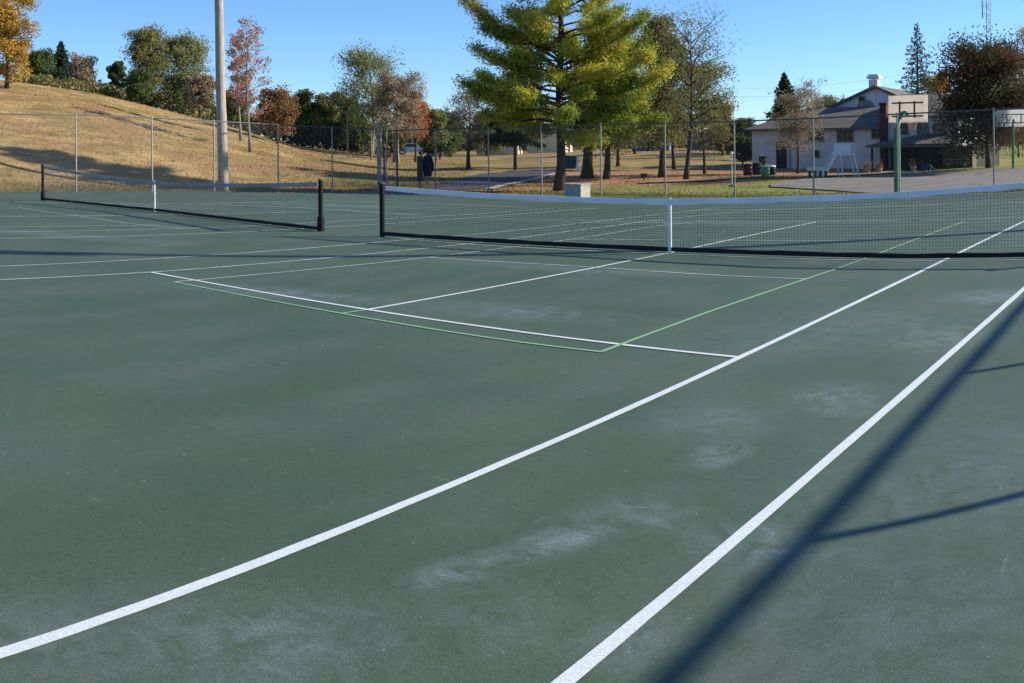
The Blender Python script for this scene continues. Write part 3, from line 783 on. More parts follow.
tree('dark trunked tree just right of the white utility box', 606, 60, 60, 33, 138, 'olive', 4500, .16, 1., 'shade_tree', limbs=12, tr=.22)
tree('thin trunked tree on the lawn behind the far fence, left of the small grill', 617, 76, 92, 20, 142, 'olive', 2400, .17, 1., 'small_tree', tr=.14)
tree('small distant tree with a thin dark trunk on the lawn', 635, 100, 100, 20, 143, 'olive', 2600, .2, 1., 'small_tree', tr=.16)
tree('dense dark olive tree right of the big pine', 663, 60, 17, 27, 132, 'olive', 9000, .15, 2., 'cypress_tree', limbs=14, tr=.2)
tree('small brown-trunked tree between the olive tree and the leaning bare tree', 673, 72, 88, 14, 140, 'olive', 2400, .16, 1., 'small_tree', tr=.16)
tree('large half bare tree with fine upswept branches and green lower leaves', 686, 56, 16, 50, 124, 'olive', 1500, .12, .9, 'half_bare_tree', limbs=34, tr=.15, uoff=8, trunks=1)
tree('green leafy young tree behind the half bare tree', 703, 64, 70, 32, 140, 'olive', 4200, .14, 1.1, 'young_tree', limbs=10, tr=.1)
tree('rusty brown small tree behind the half bare tree', 722, 92, 106, 17, 146, 'brown', 3000, .18, 1., 'small_tree')
tree('dark evergreen shrub at the left end of the white building', 742, 76, 122, 14, 158, 'green', 3600, .16, 1.2, 'shrub')
tree('low dark shrub left of the evergreen shrub by the building', 728, 95, 134, 14, 152, 'green', 2400, .18, 1.1, 'shrub')
spruce('pointed dark spruce rising over the left half of the building roof', 785, 100, 73, 23, 130, n=7000, ls=.2)
tree('bare pale crowned tree behind the roof right of the pointed spruce', 807, 104, 80, 22, 120, 'grey', 900, .14, .8, 'bare_tree', limbs=16, bark='bark_pale', tr=.1)
tree('small thin leaved tree in front of the white building wall', 797, 64, 96, 30, 142, 'grey', 2000, .12, .9, 'small_tree', limbs=14, tr=.10)
for i, (u, v) in enumerate([(825, 101), (845, 102)]):
    tree(['low green treetop showing over the roof ridge, left of the gable', 'low green treetop beside the white gable slope'][i], u, 112, v, 15, 125, 'olive', 1500, .25, 1, 'bushy_tree', twigs=False)
spruce('tall thin half bare spruce behind the big basketball backboard', 918, 92, 23, 27, 108, 'spruce_bare', 3600, .75, ls=.12, droop=-.02)
tree('yellow-green tree behind the building, right of the tall spruce', 938, 96, 76, 17, 112, 'yellow', 3000, .18, 1.1, 'maple_tree', limbs=8)
tree('large dark red and green maple between the two basketball hoops', 988, 62, 57, 52, 148, 'maple', 15000, .15, 2.6, 'maple_tree', limbs=16, tr=.17)
tree('pale half bare tree behind the maple at the far right edge', 1030, 90, 28, 26, 100, 'grey', 1600, .14, .9, 'bare_tree', limbs=14)
tree('rusty tree low behind the right basketball hoop', 1018, 84, 100, 26, 138, 'brown', 3400, .18, 1.1, 'oak_tree')

def crest_brush():
    r = np.random.RandomState(19); C = []
    for u in np.arange(28, 396, 4.):
        if 232 < u < 262 and r.rand() < .3: continue
        D = 97+r.uniform(-4, 6); x, y = at(u, D); z = Gt(x, y)
        vt = itp(u, [28, 60, 110, 150, 215, 260, 300, 360, 445], [76, 80, 84, 90, 104, 116, 124, 132, 140])+r.uniform(-5, 6)
        h = max(1.2, ztop(u, vt, D)-z); k = 170
        g = r.normal(size=(k, 3)); g /= np.linalg.norm(g, axis=1)[:, None]; g *= r.uniform(.2, 1, size=(k, 1))**.5*np.array([.9, 1.4, h*.52])
        C.append(g+np.array([x, y, z+h*.48]))
    o = leaves('brush', np.concatenate(C), .16, .11, r, LM['olive'], None)
    tag(o, 'low olive brush growing along the back of the hill crest', 'brush', kind='stuff')
crest_brush()
def far_wood():
    r = np.random.RandomState(9); C = []
    for u in np.arange(360, 1130, 5.5):
        D = 175+r.uniform(-12, 12); x, y = at(u, D); z = Gt(x, y); h = ztop(u, itp(u, [360, 480, 620, 740, 800, 1100], [138, 128, 124, 132, 122, 120])+r.uniform(-4, 4), D)-z
        k = 150; g = r.normal(size=(k, 3)); g /= np.linalg.norm(g, axis=1)[:, None]; g *= r.uniform(.3, 1, size=(k, 1))**.5*np.array([2.6, 2.6, h*.5])
        C.append(g+np.array([x, y, z+h*.5]))
    o = leaves('far_wood', np.concatenate(C), .55, .42, r, LM['olive'], None)
    tag(o, 'band of distant woodland along the horizon behind the lawn', 'woodland', kind='stuff')
far_wood()

# leaf litter on the lawn as countless small leaves
def litter():
    r = np.random.RandomState(4); C = []
    for _ in range(8000):
        u = r.uniform(500, 850); D = r.triangular(46, 58, 74)
        x, y = at(u, D); C.append((x, y, Gt(x, y)+.02))
    for _ in range(2500):
        u = r.uniform(-20, 480); D = r.uniform(41, 75); x, y = at(u, D); C.append((x, y, Gt(x, y)+.02))
    o = leaves('fallen_leaves', np.array(C), .07, .055, r, LM['rust'], None, flat=.8)
    tag(o, 'orange fallen leaves scattered over the lawn', 'leaves', kind='stuff')
litter()
def grass_tufts():
    r = np.random.RandomState(14); C = []
    for _ in range(26000):
        if r.rand() < .5: x = r.uniform(-29, 11); y = 22.6+r.exponential(1.3)
        else: y = r.uniform(-6, 24); x = -29.0-r.exponential(1.6)
        C.append((x, y, Gt(x, y)+.03))
    for _ in range(30000):
        u = r.uniform(-30, 470); D = r.uniform(41, 88); x, y = at(u, D)
        if x < -29.1 or y > 22.6: C.append((x, y, Gt(x, y)+.03))
    o = leaves('grass', np.array(C), .055, .02, r, leafmat('grass_blades', [(.09, .11, .03), (.20, .17, .06), (.30, .22, .09)], .2), None)
    tag(o, 'rough dry grass on the hill and along the foot of the fences', 'grass', kind='stuff')
grass_tufts()

# ------------------------------------------------------------------ buildings
MAT['whitewall'] = mat('white_painted_block', (.74, .71, .70), .85, noise=(.63, .60, .60), nscale=1.5, bump=.2)
MAT['roof'] = mat('grey_shingles', (.17, .145, .12), .9, noise=(.10, .088, .078), nscale=2.2, bump=.4)
MAT['darkglass'] = mat('dark_window_glass', (.02, .022, .025), .15, spec=.6)
MAT['frame'] = mat('window_trim', (.30, .27, .23), .7)
MAT['brick'] = mat('dark_brick', (.10, .045, .035), .9, noise=(.06, .03, .025), nscale=12)
MAT['brown'] = mat('dark_brown_boards', (.055, .038, .030), .85, nscale=4)
MAT['slats'] = mat('grey_brown_slats', (.17, .13, .10), .85, noise=(.07, .05, .04), nscale=7, stretch=(6, 6, .3))
MAT['cream'] = mat('cream_siding', (.62, .54, .40), .8, nscale=2, var=.12)
MAT['greenpaint'] = mat('green_steel_paint', (.035, .20, .09), .5, noise=(.025, .15, .065), nscale=6, spec=.5)
MAT['board'] = mat('cream_backboard', (.82, .75, .68), .6, noise=(.74, .66, .58), nscale=3)
MAT['boardwhite'] = mat('white_backboard', (.84, .83, .82), .6, nscale=3, var=.1)
MAT['slidewhite'] = mat('white_slide_steel', (.80, .79, .80), .45, nscale=8, var=.15)
MAT['palegreen'] = mat('pale_green_plastic', (.45, .64, .50), .5, nscale=6)
MAT['red'] = mat('dark_red_plastic', (.11, .02, .024), .5)
MAT['navy'] = mat('navy_cloth', (.012, .018, .045), .85, nscale=12)
MAT['teal'] = mat('teal_paint', (.02, .09, .10), .55)
MAT['greybox'] = mat('weathered_grey_box', (.34, .33, .28), .7, noise=(.42, .41, .35), nscale=5)
MAT['darkgrey'] = mat('dark_grey_panel', (.06, .07, .065), .7)
MAT['tarp'] = mat('blue_tarp', (.02, .055, .11), .6, bump=.5)
MAT['paleblue'] = mat('pale_blue_car_paint', (.16, .26, .38), .3, spec=.6)
MAT['yellowpost'] = mat('yellow_painted_wood', (.42, .33, .12), .8)
MAT['bluewall'] = mat('blue_grey_siding', (.13, .18, .28), .8)
MAT['orangenet'] = mat('faded_orange_rim', (.45, .26, .18), .7)
MAT['rubber'] = mat('tyre_rubber', (.02, .02, .02), .9)

translucent(MAT['board'], .6); translucent(MAT['boardwhite'], .6)
def wb(mb, name, m, t, bevel=0, smooth=False, par=None):
    """vertices given in world coordinates; the part hangs under its thing (no rotation on the thing)"""
    l = t.location
    mb.v = [(a-l.x, b-l.y, c-l.z) for a, b, c in mb.v]
    return mb.build(name, m, par or t, smooth=smooth, bevel=bevel)
def fx(u, Y): return CX+(Y-CY)*math.tan(YAW+(u-W/2)/F)      # x where a bearing meets the wall plane y = Y
def fz(u, v, Y): x = fx(u, Y); return ztop(u, v, math.hypot(x-CX, Y-CY))
YF = 53.0; ZB = -.55
xl, xm, xr = fx(752, YF), fx(886, YF), fx(958, YF)
h = thing('white_building', 'long white block building with grey roof, brick chimney and gable behind the playground', 'building', ((xl+xr)/2, YF, -.3))
ze, zr = 2.65, 4.15
m = MB(); m.box((xl+xm)/2, YF+5, (ze+ZB)/2, xm-xl, 10, ze-ZB); wb(m, 'wall', MAT['whitewall'], h)
m = MB(); m.box((xm+xr)/2+.01, YF+4.9, (3.35+ZB)/2, xr-xm, 10.2, 3.35-ZB); wb(m, 'wall', MAT['whitewall'], h)
def gable_roof(x0, x1, y0, y1, ze, zr, hipl=0, hipr=0, th=.16, ov=.45):
    ym = (y0+y1)/2; m = MB()
    sl = (zr-ze)/(ym-y0)
    a = (x0-ov, y0-ov, ze-sl*ov); b = (x1+ov, y0-ov, ze-sl*ov); c = (x1+ov-hipr, ym, zr); d = (x0-ov+hipl, ym, zr)
    e = (x1+ov, y1+ov, ze-sl*ov); f = (x0-ov, y1+ov, ze-sl*ov)
    up_ = lambda p: (p[0], p[1], p[2]+th)
    for q in (a, b, c, d, e, f): m.v.append(q)
    for q in (a, b, c, d, e, f): m.v.append(up_(q))
    m.f += [(6, 7, 8, 9), (9, 8, 10, 11), (0, 3, 2, 1), (3, 5, 4, 2), (0, 1, 7, 6), (5, 11, 10, 4), (0, 6, 9, 3), (3, 9, 11, 5), (1, 2, 8, 7), (2, 4, 10, 8)]
    return m
rf1 = wb(gable_roof(xl, xm-.5, YF, YF+10, ze, zr, hipl=3.2), 'roof', MAT['roof'], h)
rf2 = wb(gable_roof(xm, xr, YF-.02, YF+10.2, 3.37, 5.0), 'roof', MAT['roof'], h)
# gable wing behind
Yg = YF+6.5
gx0, gx1, ga = fx(833, Yg), fx(918, Yg), fx(876, Yg)
zg0, zga = fz(833, 108, Yg), fz(876, 88, Yg)
m = MB(); m.prism([(gx0, 1.0), (gx1, 1.0), (gx1, zg0), (ga, zga), (gx0, zg0)], Yg, Yg+9); wb(m, 'gable_wall', MAT['whitewall'], h)
m = MB()
for s, xe in ((1, gx0), (-1, gx1)):
    sl_ = (zga-zg0)/(ga-xe); xo = xe-s*.5; zo = zg0-abs(sl_)*.5
    m.prism([(xo, zo+.01), (xo, zo+.2), (ga, zga+.2), (ga, zga+.01)], Yg-.35, Yg+9.3)
wb(m, 'gable_roof', MAT['roof'], h)
m = MB(); cx_ = fx(875, Yg+2); m.box(cx_, Yg+2, (fz(875, 78, Yg)+4)/2, .72, .7, fz(875, 78, Yg)-4).box(cx_, Yg+2, fz(875, 76, Yg)+.02, 1.0, .95, .2)
m.box(cx_, Yg+2, fz(875, 74, Yg)+.03, .8, .75, .14)
wb(m, 'chimney', MAT['whitewall'], h)
m = MB(); bx_ = fx(884.5, YF-.3); m.box(bx_, YF-.32, (4.25+ZB)/2, .46, .6, 4.25-ZB).box(bx_, YF-.32, 4.27, .58, .72, .14); wb(m, 'brick_chimney', MAT['brick'], h)
def window(u0, u1, v0, v1, Y, panes=2):
    x0, x1 = fx(u0, Y), fx(u1, Y); z0, z1 = fz((u0+u1)/2, v1, Y), fz((u0+u1)/2, v0, Y)
    f = MB()
    t_ = .07
    f.box((x0+x1)/2, Y-.03, z1+t_/2, x1-x0+2*t_, .10, t_).box((x0+x1)/2, Y-.05, z0-t_/2, x1-x0+3*t_, .16, t_)
    f.box(x0-t_/2, Y-.03, (z0+z1)/2, t_, .10, z1-z0).box(x1+t_/2, Y-.03, (z0+z1)/2, t_, .10, z1-z0)
    for k in range(1, panes): f.box(x0+(x1-x0)*k/panes, Y-.025, (z0+z1)/2, .045, .07, z1-z0)
    f.box((x0+x1)/2, Y-.022, (z0+z1)/2, x1-x0, .06, .045)
    w_ = wb(f, 'window', MAT['frame'], h)
    wb(MB().box((x0+x1)/2, Y-.012, (z0+z1)/2, x1-x0, .02, z1-z0), 'pane', MAT['darkglass'], h, par=w_)
window(809, 823, 131, 140.5, YF); window(838, 853, 128, 141, YF, 3); window(872.5, 881, 127, 138, YF)
window(898, 908, 124, 134, YF-.2); window(918, 928, 124, 134, YF-.2); window(934, 944, 124, 134, YF-.2)
window(860, 865, 97, 105.5, Yg, 1)
wb(MB().prism([(fx(866, Yg)+.7*math.cos(a), fz(870, 105, Yg)-.15+.55*math.sin(a)) for a in [PI*k/10 for k in range(11)]], Yg-.06, Yg-.01), 'arched_vent', MAT['frame'], h)
for u0, u1 in ((779.5, 783.5),):
    d = wb(MB().box(fx((u0+u1)/2, YF), YF-.03, .75, fx(u1, YF)-fx(u0, YF)+.5, .07, 2.0), 'door', MAT['brown'], h, bevel=.01)
wb(MB().box(fx(790, YF), YF-.06, 1.2, .08, .08, 2.9), 'downspout', MAT['frame'], h)
wb(MB().box(fx(817, YF), YF-.1, .85, .35, .2, .5), 'meter_box', MAT['darkgrey'], h, bevel=.02)
# porch
YP = YF-3.0; px0, px1 = fx(866, YP), fx(957, YP); zt, zo = 2.05, 1.42
m = MB()
pk0, pk1 = px0+3.0, px1-1.8
for (a, b, c, d) in [((px0, YP, zo), (px1, YP, zo+.12), (pk1, YF-.23, zt+.15), (pk0, YF-.23, zt+.1)), ((px0, YP, zo), (pk0, YF-.23, zt+.1), (px0, YF-.23, zo+.2), (px0, YF-.23, zo+.1)), ((px1, YP, zo+.12), (px1, YF-.23, zo+.25), (pk1, YF-.23, zt+.15), (pk1, YF-.23, zt+.14))]:
    m.quad(a, b, c, d); m.quad(*[(p[0], p[1], p[2]-.12) for p in (d, c, b, a)])
m.box((px0+px1)/2, YP+.02, zo-.06, px1-px0, .1, .16)
wb(m, 'porch_roof', MAT['roof'], h)
for u in (872, 895, 912, 930, 954):
    x = fx(u, YP+.2); wb(MB().box(x, YP+.2, (zo-.1+ZB)/2, .13, .13, zo-.1-ZB), 'porch_post', MAT['brown'], h)
wb(MB().box((fx(884, YP)+fx(942, YP))/2, YP+1.6, .42, fx(942, YP)-fx(884, YP), .12, 1.75), 'porch_wall', MAT['brown'], h)
m = MB(); sx0, sx1 = fx(942, YP+.8), fx(972, YP+.8)
m.box((sx0+sx1)/2, YP+1.6, .35, sx1-sx0, 1.4, 1.8)
for k in range(7): m.box(sx0+(sx1-sx0)*(k+.5)/7, YP+.86, .35, .09, .06, 1.75)
wb(m, 'slatted_shed', MAT['slats'], h)
wb(MB().box((sx0+sx1)/2, YP+1.5, 1.30, sx1-sx0+.3, 1.9, .10), 'shed_roof', MAT['roof'], h)
# sunlit cream shed past the corner
x, y = at(981, 71); cs = thing('cream_shed', 'small sunlit cream shed right of the white building, behind the big maple', 'shed', (x, y, -.3), math.radians(-62))
MB().box(0, 0, .65, 1.8, 2.2, 1.5).build('wall', MAT['cream'], cs, bevel=.02)
m = MB(); m.prism([(-1.1, 1.38), (1.1, 1.38), (0, 1.75)], -1.25, 1.25); m.build('roof', MAT['roof'], cs)
MB().box(.3, -1.12, .55, .6, .04, 1.2).build('door', MAT['frame'], cs)

def small_house(label, u, D, wd, dp, hh, rh, rz, wallm, z0=None):
    x, y = at(u, D); z = Gt(x, y)-.2 if z0 is None else z0
    t = thing('distant_house', label, 'house', (x, y, z), rz)
    MB().box(0, 0, hh/2, wd, dp, hh).build('wall', wallm, t)
    m = MB(); m.prism([(-wd/2-.3, hh), (wd/2+.3, hh), (0, hh+rh)], -dp/2-.3, dp/2+.3); m.build('roof', MAT['roof'], t)
    for s in (-.25, .25):
        f = MB().box(s*wd, -dp/2-.02, hh*.55, .9, .06, 1.0).build('window', MAT['frame'], t)
        MB().box(s*wd, -dp/2-.06, hh*.55, .7, .04, .8).build('pane', MAT['darkglass'], f)
    MB().box(0, -dp/2-.02, .95, .9, .06, 1.9).build('door', MAT['brown'], t)
    return t
small_house('far white house glimpsed left of the big pine trunk, under the dark spruce', 500, 122, 3.4, 5, 2.2, .9, math.radians(118), MAT['cream'])
small_house('far white house glimpsed just left of the big pine trunk', 550, 128, 4.2, 5, 3.0, 1.0, math.radians(112), MAT['cream'])
small_house('far blue-grey house behind the large half bare tree', 715, 128, 6.5, 5, 1.9, 1.1, math.radians(20), MAT['bluewall'])
small_house('far grey-blue house between the thin trunks right of the big pine', 652, 135, 5, 5, 1.8, .9, math.radians(25), MAT['bluewall'])

# ------------------------------------------------------------------ basketball hoops (seen from behind)
def hoop(label, u, D, ub, v0, v1, wpx, boardm, near):
    x, y = at(u, D); z = Gt(x, y); az = YAW+(u-W/2)/F
    t = thing('basketball_hoop', label, 'basketball hoop', (x, y, z), 0, 'basketball hoops')
    rgt = Vector((math.cos(az), -math.sin(az), 0)); fwd = Vector((math.sin(az), math.cos(az), 0))
    dx = (ub-u)*D/F; wd = wpx*D/F; z0 = ztop(u, v1, D)-z; z1 = ztop(u, v0, D)-z
    off = 1.15
    yaw = -az+math.radians(-24 if near else -16)
    c = rgt*dx+fwd*off; zc_ = (z0+z1)/2
    fr = Vector((-math.sin(yaw), math.cos(yaw), 0)); rr_ = Vector((math.cos(yaw), math.sin(yaw), 0))
    def B(a, b, d, sx, sy, sz, m): 
        p = c+rr_*a+fr*d; return m.box(p.x, p.y, zc_+b, sx, sy, sz, yaw)
    hh = z1-z0; th = .045
    p0 = B(0, 0, 0, wd, th, hh, MB()).build('backboard', boardm, t)
    m = MB()
    for b in (-.27, .22): B(0, b*hh, -.055, wd*.8, .05, .065, m)
    for a in (-.19, .19): B(a*wd, -.03*hh, -.085, .065, .05, hh*.62, m)
    m.build('rear_bracing', MAT['darksteel'] if near else MAT['galv'], t)
    pr = .135 if near else .075
    hp = z0-.25 if near else z0+.1
    MB().lathe(0, 0, [(pr, -.2), (pr, hp)], 16).build('pole', MAT['greenpaint'], t, smooth=False)
    if near: MB().lathe(0, 0, [(.24, -.05), (.24, .03)], 16).build('base_plate', MAT['greenpaint'], t)
    e = c+fr*(-.1); top = Vector((0, 0, hp-.1)); en = Vector((e.x, e.y, zc_-.2*hh))
    md = top.lerp(en, .45); md.z = max(en.z, top.z)+.30
    pts = []
    for k in range(13):
        q = k/12; pts.append(tuple(top*(1-q)**2+md*2*q*(1-q)+en*q*q))
    MB().tube(pts, [.085-.02*k/12 for k in range(13)] if near else .05, 12).build('gooseneck_arm', MAT['greenpaint'], t, smooth=True)
    # rim and net on the far side of the board
    rc = c+fr*(.18+.23); zr_ = z0+.12
    rim = MB().tube([(rc.x+.23*math.cos(a), rc.y+.23*math.sin(a), zr_) for a in [2*PI*k/24 for k in range(25)]], .012, 6).build('rim', MAT['orangenet'], t)
    m = MB()
    for k in range(12):
        for s in (1, -1):
            P = []
            for j in range(6):
                a = 2*PI*(k+s*j*.5)/12; r_ = .23-.03*j+.002*j*j; P.append((rc.x+r_*math.cos(a), rc.y+r_*math.sin(a), zr_-.085*j))
            m.tube(P, .015, 3, False)
    m.build('net', MAT['orangenet'], rim, fix=False)
hoop('large green pole basketball hoop seen from behind with cream backboard in front of the porch', 897, 39.2, 908.5, 94, 122, 43.5, MAT['board'], True)
hoop('farther small basketball hoop with white backboard at the right edge, beside the dark maple', 1013, 58, 1014.5, 109, 126.5, 40, MAT['boardwhite'], False)

# ------------------------------------------------------------------ playground
def slide():
    D = 58.; u0 = 844; x, y = at(u0, D); z = Gt(x, y); az = YAW+(u0-W/2)/F
    t = thing('playground_slide', 'white metal playground slide with railed platform in front of the white building', 'slide', (x, y, z), -az+.3)
    k = D/F                                   # metres per pixel; local x runs along the slide
    zp = ztop(u0, 154, D)-z; zt = ztop(u0, 143.5, D)-z
    m = MB().box(0, 0, zp-.03, 18*k, .8, .06); m.build('platform', MAT['slidewhite'], t, bevel=.01)
    m = MB()
    for y_ in (-.4, .4):
        m.tube([(-9*k, y_, zp), (-9*k, y_, zt), (9*k, y_, zt), (9*k, y_, zp)], .028, 8)
        for i in range(9): xx = (-8+2*i)*k; m.tube([(xx, y_, zp), (xx, y_, zt)], .013, 6)
    m.build('railing', MAT['slidewhite'], t)
    MB().box(0, .37, (zp+zt)/2, 17*k, .02, (zt-zp)*.86).build('guard_panel', MAT['slidewhite'], t)
    for sx, ex in ((8, 13.5), (-6, -3.5)):
        for y_ in (-.38, .38):
            MB().tube([(sx*k, y_, zp), (ex*k, y_*1.15, -.05)], .04, 8).build('leg', MAT['slidewhite'], t)
    m = MB()
    for i in range(6): q = (i+.5)/6; m.tube([((8+5.5*q)*k, -.4, zp*(1-q)), ((8+5.5*q)*k, .4, zp*(1-q))], .018, 6)
    m.build('ladder_rungs', MAT['slidewhite'], t)
    P = [(-8.5*k, zp), (-12*k, zp*.80), (-19*k, zp*.22), (-23*k, .14), (-27*k, .10)]
    m = MB()
    for i in range(len(P)-1):
        (a, za), (b, zb_) = P[i], P[i+1]
        m.quad((a, -.28, za), (b, -.28, zb_), (b, .28, zb_), (a, .28, za))
        m.quad((a, -.28, za-.04), (a, .28, za-.04), (b, .28, zb_-.04), (b, -.28, zb_-.04))
        for s in (-.3, .3):
            m.quad((a, s, za-.05), (b, s, zb_-.05), (b, s, zb_+.26), (a, s, za+.26)); m.quad((a, s*1.1, za-.05), (a, s*1.1, za+.26), (b, s*1.1, zb_+.26), (b, s*1.1, zb_-.05))
            m.quad((a, s, za+.26), (b, s, zb_+.26), (b, s*1.1, zb_+.26), (a, s*1.1, za+.26))
    m.build('chute', MAT['slidewhite'], t, fix=False)
slide()
def sandbox_table():
    D = 54.5; x, y = at(817.5, D); z = Gt(x, y); az = YAW+(817.5-W/2)/F; k = D/F
    t = thing('play_table', 'pale green low play table with dark legs at the foot of the slide', 'play table', (x, y, z), -az)
    m = MB(); m.prism([(-10.5*k, .42), (10*k, .42), (11*k, .62), (-12*k, .62)], -.45, .45); m.build('table_top', MAT['palegreen'], t, bevel=.02)
    for sx in (-8, -2.7, 2.7, 8):
        MB().box(sx*k, -.3, .2, .16, .12, .46).build('leg', MAT['darkgrey'], t); MB().box(sx*k, .3, .2, .16, .12, .46).build('leg', MAT['darkgrey'], t)
sandbox_table()
def barrel(label, u, D, v0, v1, r_, m_, lid, stand=False):
    x, y = at(u, D); z = Gt(x, y); h_ = ztop(u, v0, D)-z; b_ = max(0, ztop(u, v1, D)-z)
    t = thing('trash_barrel', label, 'barrel', (x, y, z), group='barrels by the playground')
    MB().lathe(0, 0, [(r_*.86, b_), (r_*.98, b_+.05), (r_, b_+(h_-b_)*.33), (r_*1.05, b_+(h_-b_)*.36), (r_, b_+(h_-b_)*.39), (r_, b_+(h_-b_)*.68), (r_*1.05, b_+(h_-b_)*.71), (r_, b_+(h_-b_)*.74), (r_, h_)], 18).build('drum', m_, t, smooth=True)
    MB().lathe(0, 0, [(r_*1.07, h_), (r_*1.07, h_+.05), (r_*.7, h_+.10), (.02, h_+.12)], 18).build('lid', lid, t, smooth=True)
    if stand or b_ > .1:
        for a in (.8, 2.36, 3.9, 5.5):
            c, s = math.cos(a)*r_*.85, math.sin(a)*r_*.85
            MB().tube([(c, s, b_+.1), (c*1.15, s*1.15, -.03)], .025, 6).build('leg', MAT['darkgrey'], t)
barrel('dark red barrel, leftmost of the playground barrels', 747.5, 58, 165.5, 175.5, .27, MAT['red'], MAT['red'])
barrel('dark brown barrel between the red one and the green one', 757, 58.5, 164.5, 175, .28, MAT['brown'], MAT['brown'])
barrel('green barrel on thin legs, nearest of the playground barrels', 765.5, 53, 167, 177, .23, MAT['greenpaint'], MAT['palegreen'], True)
barrel('black barrel with a white lid, rightmost of the playground barrels', 771.5, 60, 167, 175, .24, MAT['black'], MAT['slidewhite'])
barrel('tall dark barrel rising behind the brown and green barrels', 763, 63, 158, 168, .28, MAT['darkgrey'], MAT['navy'])
x, y = at(731.5, 49); z = Gt(x, y); t = thing('tether_ball_pole', 'thin pale green pole with a round cap beside a fence post', 'pole', (x, y, z))
hh = ztop(731.5, 154, 49)-z
MB().lathe(0, 0, [(.03, -.1), (.03, hh)], 10).build('pole', MAT['palegreen'], t)
MB().lathe(0, 0, [(.03, hh-.04), (.07, hh-.01), (.085, hh+.05), (.06, hh+.10), (.01, hh+.12)], 12).build('cap', MAT['slidewhite'], t, smooth=True)
MB().lathe(0, 0, [(.16, -.02), (.16, .04), (.05, .10)], 12).build('foot', MAT['darkgrey'], t)
# low charcoal grill on the lawn
x, y = at(643.5, 57); z = Gt(x, y); t = thing('park_grill', 'small low brown grill box standing alone on the leafy lawn', 'grill', (x, y, z), .6)
MB().box(0, 0, .30, .38, .3, .2).build('firebox', MAT['brick'], t, bevel=.01)
MB().lathe(0, 0, [(.035, -.05), (.035, .2)], 8).build('stem', MAT['brick'], t)
MB().box(0, 0, .415, .36, .28, .015).build('grate', MAT['darksteel'], t)
# utility box by the pine
x, y = at(577, 40.5); z = Gt(x, y)
t = thing('utility_box', 'weathered low utility box at the foot of the big pine, its right side sunlit', 'utility box', (x, y, z-.05), math.radians(-5))
MB().box(0, 0, .28, .84, .62, .62).build('cabinet', MAT['greybox'], t, bevel=.01)
MB().box(0, 0, .605, .90, .68, .04).build('lid', MAT['greybox'], t, bevel=.008)
MB().box(0, -.315, .30, .66, .02, .46).build('door', MAT['greybox'], t, bevel=.004)
MB().box(0, 0, -.02, .98, .76, .06).build('slab', MAT['concrete'], t)
# teal dumpster
x, y = at(569.5, 72); z = Gt(x, y); t = thing('dumpster', 'dark teal dumpster right behind the big pine trunk', 'dumpster', (x, y, z), .45)
m = MB(); m.prism([(-.55, .1), (.5, .1), (.6, .95), (-.6, 1.05)], -.45, .45); m.build('bin', MAT['teal'], t, bevel=.02)
m = MB(); m.prism([(-.63, 1.06), (.63, .96), (.63, 1.0), (-.63, 1.10)], -.5, .5); m.build('lid', MAT['teal'], t)
for s in (-1, 1): MB().box(s*.45, -.47, .5, .08, .06, .75).build('rib', MAT['darkgrey'], t)
x, y = at(578, 70); z = Gt(x, y); t = thing('white_post', 'short pale post between the teal dumpster and the thick trunk', 'post', (x, y, z))
MB().lathe(0, 0, [(.12, -.05), (.12, .9), (.09, .98), (.02, 1.0)], 12).build('shaft', MAT['slidewhite'], t)
MB().lathe(0, 0, [(.125, .7), (.125, .8)], 12).build('stripe', MAT['palegreen'], t)
# picnic table and tarp heap at the porch
x, y = at(956, 63); z = Gt(x, y); t = thing('picnic_table', 'small wooden picnic table in front of the slatted shed', 'picnic table', (x, y, z), .1)
for k in range(4): pass
m = MB()
for k in range(4): m.box(0, -.27+.18*k, .62, 1.5, .16, .04)
m.build('table_top', MAT['slats'], t)
for s in (-.6, .6): MB().box(0, s, .38, 1.5, .22, .04).build('bench', MAT['slats'], t)
for s in (-.55, .55):
    m = MB().box(s, 0, .34, .06, 1.35, .07); m.tube([(s, -.5, 0), (s, -.2, .6)], .035, 4); m.tube([(s, .5, 0), (s, .2, .6)], .035, 4); m.build('leg', MAT['slats'], t)
x, y = at(926, 63.5); z = Gt(x, y)
bmv = MB(); r_ = random.Random(4); n = 18
for j in range(7):
    for i in range(n):
        a = 2*PI*i/n; q = j/6; rad = (1-q**1.6)*(1+.18*math.sin(a*3+q*4)+.08*r_.uniform(-1, 1)); bmv.v.append((x+.48*rad*math.cos(a), y+.35*rad*math.sin(a), z+.42*math.sin(q*PI/2)*(1+.12*math.sin(a*2+1))+r_.uniform(-.02, .02)))
for j in range(6):
    for i in range(n): bmv.f.append((j*n+i, j*n+(i+1) % n, (j+1)*n+(i+1) % n, (j+1)*n+i))
tag(bmv.build('tarp_heap', MAT['tarp']), 'blue tarp covered heap lying under the dark porch', 'tarp')
# things along the near side of the porch
for i, (u, lab) in enumerate([(867, 'small tan planter left of the porch post'), (879, 'small tan planter right of the porch post'), (913, 'tan chair-like planter left of the blue tarp')]):
    x, y = at(u, 62.5); z = Gt(x, y); t = thing('planter', lab, 'planter', (x, y, z), group='planters by the porch')
    MB().lathe(0, 0, [(.13, 0), (.19, .30), (.21, .32), (.19, .34)], 12).build('pot', MAT['concrete'], t)
    r = np.random.RandomState(i); leaves('leaves', r.normal(size=(120, 3))*.13+np.array([0, 0, .48]), .07, .04, r, LM['brown'], t)

